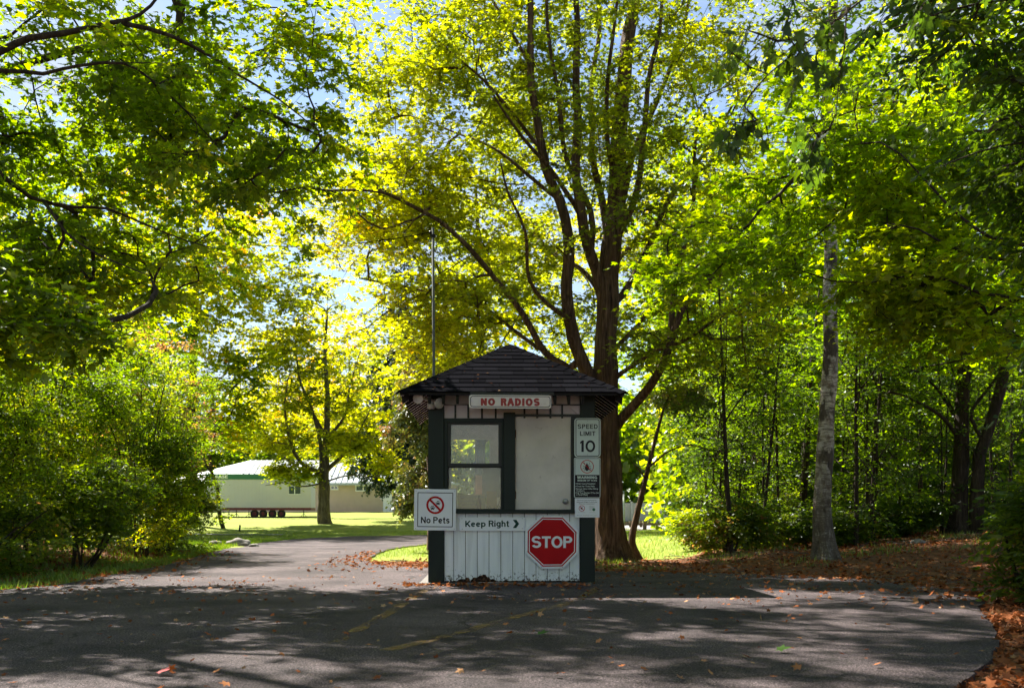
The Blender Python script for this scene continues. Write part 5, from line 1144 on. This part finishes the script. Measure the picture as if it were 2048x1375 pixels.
# left distance
auto_tree('maple_tree', 'orange tinged tall maple beyond the left shrubs with many rising dark limbs', 385, 50, 24, 8, .30, 640, 'star', .24, 34, 'leaf_hero', 'bark_d', ntint(.50, .5, .2, 5), 51, low=.22, spread=.9)
auto_tree('maple_tree', 'golden maple between the orange tinged maple and the lawn maple', 652, 74, 17, 8, .3, 300, 'star', .34, 34, 'leaf_hero', 'bark_g', ntint(.62, .4, .15, 2), 52, low=.3, spread=1.4)
auto_tree('poplar_tree', 'tall yellow green tree rising behind the washroom building roof', 700, 112, 22, 7, .35, 260, 'quad', .6, 34, 'leaf_hero', 'bark_g', ntint(.4, .3, .1, 3), 53, low=.15, spread=1.6)
auto_tree('poplar_tree', 'dull green tree far behind the trailer at the left', 420, 116, 17, 8, .35, 260, 'quad', .6, 34, 'leaf', 'bark_g', ntint(.4, .3, .1, 4), 54, low=.1, spread=1.6)
auto_tree('poplar_tree', 'pale hazy tree behind the building, seen between cedar and lawn maple', 800, 118, 19, 8, .35, 260, 'quad', .6, 34, 'leaf', 'bark_g', ntint(.55, .3, .1, 5), 55, low=.1, spread=1.6)
auto_tree('maple_tree', 'tall green maple far left behind the shrub mass', 60, 37, 15, 6, .25, 420, 'star', .19, 36, 'leaf', 'bark_d', ntint(.4, .35, .25, 6), 56, low=.15, spread=.8)
auto_tree('maple_tree', 'green maple behind the shrubs left of the orange tinged one', 225, 44, 20, 6.5, .26, 440, 'star', .21, 36, 'leaf', 'bark_d', ntint(.5, .4, .25, 16), 57, low=.15, spread=.85)
# right distance
far = [(1425, 34, 15, 4.6, 'yellowish wood edge tree just behind the leaning cedar', .45), (1440, 30, 14, 4.2, 'green wood edge tree left of the birch', .35), (1560, 36, 17, 5, 'tall wood tree rising directly left of the birch top', .4), (1720, 32, 16, 4.8, 'wood tree directly right of the birch', .35),
       (1840, 38, 18, 5.5, 'tall wood tree between birch and twin trunks', .3), (1990, 30, 15, 5, 'wood tree behind the twin trunks', .3), (1480, 58, 20, 7, 'far pale tree beyond the wood left of the birch', .5), (1780, 60, 21, 8, 'far pale tree beyond the wood right of the birch', .5), (2100, 45, 19, 7, 'wood tree at the far right edge', .3)]
for i, (px, Y, h, sp, lab, bt) in enumerate(far):
    auto_tree('woodland_tree', lab, px, Y, h, sp, .16 if Y < 50 else .3, 300 if Y < 50 else 260, 'star' if Y < 50 else 'quad', .19 if Y < 50 else .36, 34, 'leaf_lit' if i % 2 else 'leaf', 'bark_d', ntint(bt, .35, .3, i), 60 + i, group='trees of the wood', low=.12, spread=.8 if Y < 50 else 1.3, hole=.32)
# tree tops behind the big maple and outside the frame that shade the road
auto_tree('maple_tree', 'green maple behind the big one, seen through its left crown', 960, 44, 17, 6, .3, 330, 'star', .25, 34, 'leaf_hero', 'bark_d', ntint(.4, .35, .2, 8), 81, low=.25, spread=.9)

# --- saplings of the understorey
sap = [(1462, 1112, 17.5, 5.2, 'slim black stemmed sapling leaning at the left of the understorey', .035), (1525, 1100, 19.5, 4.6, '', .022), (1560, 1096, 21, 5, '', .028), (1600, 1098, 22, 5.6, 'thick brown stem just left of the birch trunk', .07), (1590, 1090, 24, 4.8, '', .025), (1700, 1092, 21, 4.8, '', .024), (1735, 1094, 20, 5.4, '', .03),
       (1775, 1090, 22, 5, '', .03), (1800, 1092, 20.5, 4.4, '', .02), (1845, 1090, 22.5, 5.2, '', .035), (1880, 1094, 20.8, 4.4, '', .022), (1500, 1100, 23, 5.4, '', .03), (1660, 1088, 25, 5.5, '', .04), (1820, 1088, 26, 6, '', .045), (1990, 1090, 22, 5, '', .03), (1420, 1100, 22, 5, '', .03), (1755, 1088, 27, 6, '', .05), (1540, 1088, 28, 6, '', .05)]
rs = random.Random(77)
for k in range(18): sap.append((rs.uniform(1400, 2030), 0, rs.uniform(18.2, 24), rs.uniform(4, 6.5), '', rs.uniform(.016, .036)))
ORD = ['first', 'second', 'third', 'fourth', 'fifth', 'sixth', 'seventh', 'eighth', 'ninth', 'tenth', 'eleventh', 'twelfth', 'thirteenth', 'fourteenth', 'fifteenth', 'sixteenth', 'seventeenth', 'eighteenth', 'nineteenth', 'twentieth', 'twenty first', 'twenty second', 'twenty third', 'twenty fourth']
lf = sorted([s_[0] for s_ in sap if s_[0] < 1652], reverse=True); rt = sorted([s_[0] for s_ in sap if s_[0] >= 1652])
def slab(px): return 'thin understorey sapling, %s stem counted %s from the birch' % ((ORD[lf.index(px)], 'leftward') if px < 1652 else (ORD[rt.index(px)], 'rightward'))
for i, (px, py, Y, h, lab, r) in enumerate(sap):
    rg = random.Random(100 + i); b = P(px, 0, Y); b[2] = gz(b[0], Y) - .04; lean = rg.uniform(-.35, .45)
    limbs = [([b, b + [lean * .3 + rg.uniform(-.05, .05), 0, h * .3], b + [lean * .55, rg.uniform(-.2, .2), h * .6], b + [lean, 0, h]], r * 1.5, r * .35)]
    for k in range(4):
        z = h * rg.uniform(.25, .7); a = rg.uniform(0, 6.28); s_ = b + np.array([lean * z / h, 0, z]); d = rg.uniform(.6, 1.2)
        limbs.append(([s_, s_ + [math.cos(a) * d * .5, math.sin(a) * d * .5, d * .7], s_ + [math.cos(a) * d * .8, math.sin(a) * d * .8, d * 1.5]], r * .5, r * .15))
    bl = [((b[0] + lean * .6, Y, h * .68), (1.15, 1.1, h * .3), 34), ((b[0] + lean * .2, Y, h * .25), (1.0, .9, h * .2), 12)]
    grow('sapling', lab or slab(px), 'sapling', b, limbs, bl, 'oval', .085, 46, .42, 'leaf_lit' if i % 3 else 'leaf_dark', 'bark_d', ntint(.22, .35, .6, i), 'thin saplings of the understorey', seed=200 + i, hole=.2, droop=.1, flat=.55)
# --- shrubs
def shrub(name, lab, x, Y, rx, ry, h, n, seed, mt='leaf_dark', t=.45, ls=.055, group=None, per=60, spread=.33, leaf='oval', stems=9, cat='shrub', low=0., hole=.36):
    rg = random.Random(seed); z0 = float(gz(x, Y)); b = np.array([x, Y, z0 - .03]); limbs = []; n = int(n * (1.7 if x < 0 else 1.5)); ls *= 1.25
    for k in range(stems):
        a = k * 2.4 + rg.random(); d = rg.uniform(.25, .8); e = b + np.array([math.cos(a) * rx * d, math.sin(a) * ry * d, h * rg.uniform(.6, .9)])
        m_ = (b + e) / 2 + [rg.uniform(-.2, .2), rg.uniform(-.2, .2), h * .12]; s_ = b + np.array([math.cos(a) * .12, math.sin(a) * .12, 0]); limbs.append(([s_ if k else b, m_, e], rg.uniform(.014, .032), .006))
    bl = [((x, Y, z0 + h * (.5 + low)), (rx, ry, h * .5), int(n * .6))]
    for k in range(5): a = rg.uniform(0, 6.28); bl.append(((x + math.cos(a) * rx * .55, Y + math.sin(a) * ry * .55, z0 + h * rg.uniform(.2, .85)), (rx * .5, ry * .5, h * .22), int(n * .08)))
    return grow(name, lab, cat, b, limbs, bl, leaf, ls, per, spread, mt, 'bark_d', ntint(t, .4, .8, seed), group, seed=seed, hole=hole, hfreq=1.25, shell=2.6, flat=.6, droop=.15, rtip=.003)
G = 'shrubs massed at the left of the road'
shrub('shrub', 'low leafy shrub at the front left corner of the road verge', -6.9, 12.9, 1.1, .8, 1.15, 110, 301, t=.5, group=G)
shrub('shrub', 'bright green layered shrub in the front row at the left edge', -7.9, 13.9, 1.4, 1.2, 3.3, 250, 302, 'leaf', .30, group=G)
shrub('shrub', 'rounded dark shrub in the front row behind the low leafy one', -6.6, 15.2, 1.0, 1.1, 1.7, 150, 303, 'leaf', .25, group=G)
shrub('tall_shrub', 'tall dense shrub in the middle of the left mass', -8.0, 16.6, 1.6, 1.5, 5.0, 380, 304, 'leaf', .30, group=G)
shrub('tall_shrub', 'tall dark shrub whose right side overhangs the lawn edge', -7.0, 18.8, 1.5, 1.5, 4.4, 350, 305, 'leaf', .30, group=G)
shrub('tall_shrub', 'tallest dark shrub of the left mass, rear left', -10.2, 18.5, 2.0, 1.8, 5.2, 300, 306, t=.35, group=G, ls=.07)
shrub('shrub', 'low dark shrub at the right foot of the left mass', -7.1, 20.4, .95, 1.0, 1.5, 130, 307, t=.42, group=G)
shrub('tall_shrub', 'reddish brown twiggy shrub at the right rear of the left mass', -8.0, 22.2, 1.3, 1.4, 5.0, 230, 308, t=.85, group=G, ls=.05, per=40)
shrub('tall_shrub', 'green shrub behind the reddish one, deepest in the left mass', -10.4, 24, 2.2, 2, 6.2, 300, 309, 'leaf', .45, .1, group=G, per=46, spread=.5)
shrub('tall_shrub', 'dark shrub filling the far left edge behind the bright layered one', -10.6, 15.5, 1.8, 1.6, 5.8, 340, 310, 'leaf', .30, group=G, ls=.065)
G = 'shrubs along the wood edge at the right'
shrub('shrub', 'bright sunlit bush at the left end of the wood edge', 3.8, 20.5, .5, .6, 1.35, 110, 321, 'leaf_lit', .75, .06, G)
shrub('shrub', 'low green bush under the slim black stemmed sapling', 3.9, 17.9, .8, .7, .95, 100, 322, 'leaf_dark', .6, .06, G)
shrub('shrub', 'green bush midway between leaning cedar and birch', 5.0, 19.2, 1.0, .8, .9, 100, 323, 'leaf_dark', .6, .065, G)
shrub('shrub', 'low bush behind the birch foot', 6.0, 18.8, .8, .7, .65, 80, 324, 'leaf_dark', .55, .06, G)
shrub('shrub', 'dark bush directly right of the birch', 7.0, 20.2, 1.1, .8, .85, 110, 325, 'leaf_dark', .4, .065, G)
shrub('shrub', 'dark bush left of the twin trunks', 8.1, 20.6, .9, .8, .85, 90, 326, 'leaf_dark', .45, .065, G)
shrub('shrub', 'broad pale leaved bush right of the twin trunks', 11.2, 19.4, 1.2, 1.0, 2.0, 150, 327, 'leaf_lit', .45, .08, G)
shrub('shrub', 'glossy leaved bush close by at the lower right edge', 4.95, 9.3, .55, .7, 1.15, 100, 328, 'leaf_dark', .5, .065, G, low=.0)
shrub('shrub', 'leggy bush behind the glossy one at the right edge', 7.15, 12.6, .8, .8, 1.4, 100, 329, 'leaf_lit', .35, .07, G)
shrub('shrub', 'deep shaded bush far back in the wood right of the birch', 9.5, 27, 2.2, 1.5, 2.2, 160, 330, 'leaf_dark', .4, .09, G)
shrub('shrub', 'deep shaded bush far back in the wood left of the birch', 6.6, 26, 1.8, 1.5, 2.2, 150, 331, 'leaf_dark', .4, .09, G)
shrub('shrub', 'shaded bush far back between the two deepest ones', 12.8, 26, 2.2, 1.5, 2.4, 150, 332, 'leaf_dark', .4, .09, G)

# --- far woods that read as one mass
def mass(name, label, x0, x1, y0, y1, h, n, ls, mt, tint, seed, ragged=.3):
    rg = np.random.default_rng(seed); x = rg.uniform(x0, x1, n); y = rg.uniform(y0, y1, n)
    top = h * (1 - ragged * .5 + ragged * np.array([mnoise.noise(Vector((a * .18, b * .18, seed))) + .5 * mnoise.noise(Vector((a * .6, b * .6, seed))) for a, b in zip(x, y)]))
    z = rg.uniform(0, 1, n) ** .8 * top; base = gz(x, y)
    keep = np.array([mnoise.noise(Vector((a * .5, b * .5, c * .6 + seed))) for a, b, c in zip(x, y, z)]) > -.22
    pos = np.stack([x, y, z + base], -1)[keep]; k = len(pos); ax = rg.normal(size=(k, 3)); ax[:, 2] -= .3; nn = rg.normal(size=(k, 3)) * .7; nn[:, 2] += .8
    o = leaf_mesh(name, pos, ax, nn, ls * rg.uniform(.6, 1.3, k), 'quad', mt, None, tint(pos) + rg.normal(size=k) * .1, rg.uniform(.7, 1.2, k)); tag(o, label, 'wood', kind='stuff')
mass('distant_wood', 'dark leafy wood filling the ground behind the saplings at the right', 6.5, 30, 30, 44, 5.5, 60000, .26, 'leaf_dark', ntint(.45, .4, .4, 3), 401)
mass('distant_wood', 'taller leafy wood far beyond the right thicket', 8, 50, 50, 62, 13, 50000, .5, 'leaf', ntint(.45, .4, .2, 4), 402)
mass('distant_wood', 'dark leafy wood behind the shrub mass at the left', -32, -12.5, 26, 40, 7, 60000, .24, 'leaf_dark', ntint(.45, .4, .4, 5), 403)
mass('distant_wood', 'hazy green wood on the horizon behind the washroom building', -95, 5, 122, 132, 13, 30000, 1.1, 'leaf', ntint(.4, .3, .1, 6), 404)
mass('distant_wood', 'tree line closing the view beyond the parking lot', 4, 80, 112, 122, 15, 26000, 1.1, 'leaf', ntint(.35, .3, .1, 7), 405)

# --- fallen leaves (nobody could count them)
def scatter(name, xy, size, label, tint, mat='fallen', shape='maple_mid', up=.35, lift=.012, kind='stuff', z=None):
    n = len(xy); onroad = inside(ROAD, xy[:, 0], xy[:, 1]) & (xy[:, 1] < 36); zz = np.where(onroad, 0.0, gz(xy[:, 0], xy[:, 1])) + lift + RNG.uniform(0, .012, n)
    th = RNG.uniform(0, 6.283, n); ax = np.stack([np.cos(th), np.sin(th), RNG.normal(size=n) * up * .6], -1); nn = RNG.normal(size=(n, 3)) * up; nn[:, 2] += 1
    o = leaf_mesh(name, np.stack([xy[:, 0], xy[:, 1], zz], -1), ax, nn, size, shape, mat, None, tint, RNG.uniform(.6, 1.25, n))
    o['kind'] = kind; 
    if label: o['label'] = label; o['category'] = 'leaves'
    return o
def pick(n, x0, x1, y0, y1, prob):
    out = []
    while sum(map(len, out)) < n:
        x = RNG.uniform(x0, x1, 20000); y = RNG.uniform(y0, y1, 20000); k = RNG.uniform(size=20000) < prob(x, y); out.append(np.stack([x[k], y[k]], -1))
    return np.concatenate(out)[:n]
vn = lambda x, y, f=1.2, s=0: np.array([mnoise.noise(Vector((a * f, b * f, s))) for a, b in zip(x, y)])
def plit(x, y):
    r = inside(ROAD, x, y); d = road_dist(x, y)
    p = np.where(r, 0, litter(x, y) * (.6 + .6 * vn(x, y)))
    p = np.where(r, .55 * np.exp(-d / .22) * (y > 9) + .30 * np.exp(-d / 1.1) * (x > -3.2) * (x < 2.6) * (y > 14) + .22 * np.exp(-d / .8) * (x > 0) * (y > 8.5) , p)
    p = p + (~r) * .95 * np.exp(-d / .5) * (x < -4)
    return np.clip(p, 0, 1)
xy = pick(15000, -9, 11, 7.5, 22, lambda x, y: plit(x, y) * (np.abs(x) < .56 * y + 1))
scatter('leaf_litter', xy, RNG.uniform(.035, .085, len(xy)), 'rust red and brown fallen leaves covering the ground beside the road', RNG.beta(2, 2.2, len(xy)) * .95, up=.55)
xy = pick(5200, 1.8, 5.6, 3.5, 10.5, lambda x, y: np.where(inside(ROAD, x, y), 0, .9))
scatter('leaf_litter', xy, RNG.uniform(.04, .09, len(xy)), 'thick brown fallen leaves along the curved asphalt edge at the lower right', RNG.beta(2, 2.6, len(xy)) * .9, up=.6)
xy = pick(950, -5.5, 4.5, 4.2, 13, lambda x, y: np.where(inside(ROAD, x, y), (.25 + .75 * (y > 9)) * np.clip(.7 + vn(x, y, .8, 3), 0, 1), 0))
scatter('fallen_leaves', xy, RNG.uniform(.02, .06, len(xy)), 'loose orange and brown leaves scattered over the asphalt', RNG.uniform(.15, .95, len(xy)), up=.45)
xy = pick(230, -1.3, .95, 10.9, 11.5, lambda x, y: np.exp(-np.abs(y - 11.35) / .14))
scatter('fallen_leaves', xy, RNG.uniform(.03, .07, len(xy)), 'fallen leaves drifted against the foot of the booth', RNG.uniform(.2, .8, len(xy)), up=.6)
for (px, py, sz, t, lab) in ((318, 1349, .075, None, 'bright red fallen leaf on the asphalt at the lower left'), (1074, 1272, .095, 1.0, 'curled dark green fallen leaf on the asphalt in front of the booth'), (1552, 1304, .09, 1.0, 'green fallen leaf on the asphalt at the lower right')):
    Y = F * CAMH / (py - HZ); x = (px - 1024) / F * Y
    if t is None: M['redleaf'] = leafmat('red_leaf', [(0, (.55, .02, .015)), (1, (.6, .03, .02))], .2, 1.2)
    o = leaf_mesh('fallen_leaf', np.array([[0., 0, 0]]), np.array([[.9, -.4, .15]]), np.array([[.15, -.35, 1.]]), np.array([sz]), 'maple', 'redleaf' if t is None else 'fallen', None, np.array([t or 0.]), np.array([1.]))
    o.location = (x, Y, .022); tag(o, lab, 'leaf')
n = 38; u = RNG.uniform(-1, 1, n); v_ = RNG.uniform(0, .8, n) ** 1.4; hx = u * HW * (1 - v_) * .95; fy = YF + (YC - YF) * v_; fz = EZ + (AZ - EZ) * v_ + .016
c_, s2 = math.cos(BROT), math.sin(BROT); pos = np.stack([hx * c_ - fy * s2, BY + hx * s2 + fy * c_, fz], -1); ax = np.stack([RNG.normal(size=n), RNG.normal(size=n) * .6, RNG.normal(size=n) * .3], -1); nn = np.stack([RNG.normal(size=n) * .3, -.5 + RNG.normal(size=n) * .3, np.ones(n)], -1)
o = leaf_mesh('roof_leaves', pos, ax, nn, RNG.uniform(.015, .04, n), 'maple_mid', 'fallen', None, RNG.uniform(0, .9, n), RNG.uniform(.3, .8, n)); tag(o, 'small dry leaves and debris lying on the booth shingles', 'leaves', kind='stuff')
# twigs in the litter
xy = pick(420, -7, 9, 8, 19, lambda x, y: np.where(inside(ROAD, x, y), 0, litter(x, y))); n = len(xy); th = RNG.uniform(0, 3.14, n); d = np.stack([np.cos(th), np.sin(th), RNG.normal(size=n) * .12], -1); L_ = RNG.uniform(.06, .35, n)[:, None]
c0 = np.stack([xy[:, 0], xy[:, 1], gz(xy[:, 0], xy[:, 1]) + .03], -1); w_ = np.stack([-np.sin(th), np.cos(th), np.zeros(n)], -1) * .004; z_ = np.array([0, 0, .007])
V = np.stack([c0 - d * L_ - w_, c0 - d * L_ + w_, c0 - d * L_ + z_, c0 + d * L_ - w_, c0 + d * L_ + w_, c0 + d * L_ + z_], 1).reshape(-1, 3)
Fq = (np.arange(n)[:, None, None] * 6 + np.array([(0, 1, 4, 3), (1, 2, 5, 4), (2, 0, 3, 5)])[None]).reshape(-1, 4)
tag(fast_mesh('fallen_twigs', V, Fq, 'bark_g'), 'dry grey twigs lying in the leaf litter', 'twigs', kind='stuff')
# --- grass: verge tufts and lawn blades
def blades(name, xy, size, label, t):
    n = len(xy); th = RNG.uniform(0, 6.283, n); zz = gz(xy[:, 0], xy[:, 1]) - .005
    ax = RNG.normal(size=(n, 3)) * .35; ax[:, 2] = 1; nn = np.stack([np.cos(th), np.sin(th), np.zeros(n)], -1)
    o = leaf_mesh(name, np.stack([xy[:, 0], xy[:, 1], zz], -1), ax, nn, size, 'blade', 'grassblade', None, t, RNG.uniform(.7, 1.2, n)); tag(o, label, 'grass', kind='stuff')
xy = pick(26000, -13, -5.2, 10.5, 34, lambda x, y: np.where(inside(ROAD, x, y), 0, np.exp(-road_dist(x, y) / 1.6) * (x < -4.8) * (.5 + vn(x, y, 1.5, 5))))
blades('verge_grass', xy, RNG.uniform(.05, .13, len(xy)), 'short grass along the left edge of the road', RNG.uniform(0, .8, len(xy)))
xy = pick(42000, -14, 8, 19, 46, lambda x, y: np.where(inside(ROAD, x, y), 0, (1 - litter(x, y)) * (np.abs(x) < .56 * y)))
blades('lawn_grass', xy, RNG.uniform(.05, .11, len(xy)), 'mown lawn grass beyond the road', RNG.uniform(.2, .9, len(xy)))
xy = pick(3500, 1.2, 11, 13.8, 19.5, lambda x, y: np.where(inside(ROAD, x, y), 0, np.clip(vn(x, y, .9, 8), 0, 1)))
blades('verge_grass', xy, RNG.uniform(.05, .13, len(xy)), 'sparse grass tufts poking through the leaf litter at the right', RNG.uniform(.1, .9, len(xy)))
b = np.array([-4.5, -5.0, -.05])  # unseen maple behind the camera, added to darken the near asphalt
limbs = [([b, b + [0, 0, 2], b + [.3, .3, 5], b + [.5, .5, 9]], .3, .06), ([(-4.3, -4.8, 4), (-2.5, -2.5, 5.8), (0, .2, 6.8), (2, 1.8, 7.2)], .12, .02), ([(-4.3, -4.8, 4.3), (-5.5, -2, 6), (-6.5, 1.5, 7)], .1, .02)]
grow('maple_tree', 'maple standing behind the camera whose crown shades the near asphalt', 'tree', b, limbs, [((-1, -1, 7.6), (7.5, 6.0, 1.6), 900), ((3.5, -2, 7.4), (4.5, 5, 1.4), 350)], 'star', .14, 40, .6, 'leaf', 'bark', lambda p: np.full(len(p), .4), seed=91, hole=.2, twig_geo=False)
for k, (x0, x1, y0, y1) in enumerate(((-26, -15, -12, 10), (12, 24, -12, 12))):  # unseen foliage on both sides, added to cut the sky fill
    mass('distant_wood', ['leafy wood outside the view at the left', 'leafy wood outside the view at the right'][k], x0, x1, y0, y1, 9, 14000, .5, 'leaf_dark', ntint(.4, .3, .3, 7 + k), 410 + k)
print('LEAVES', NLEAF)
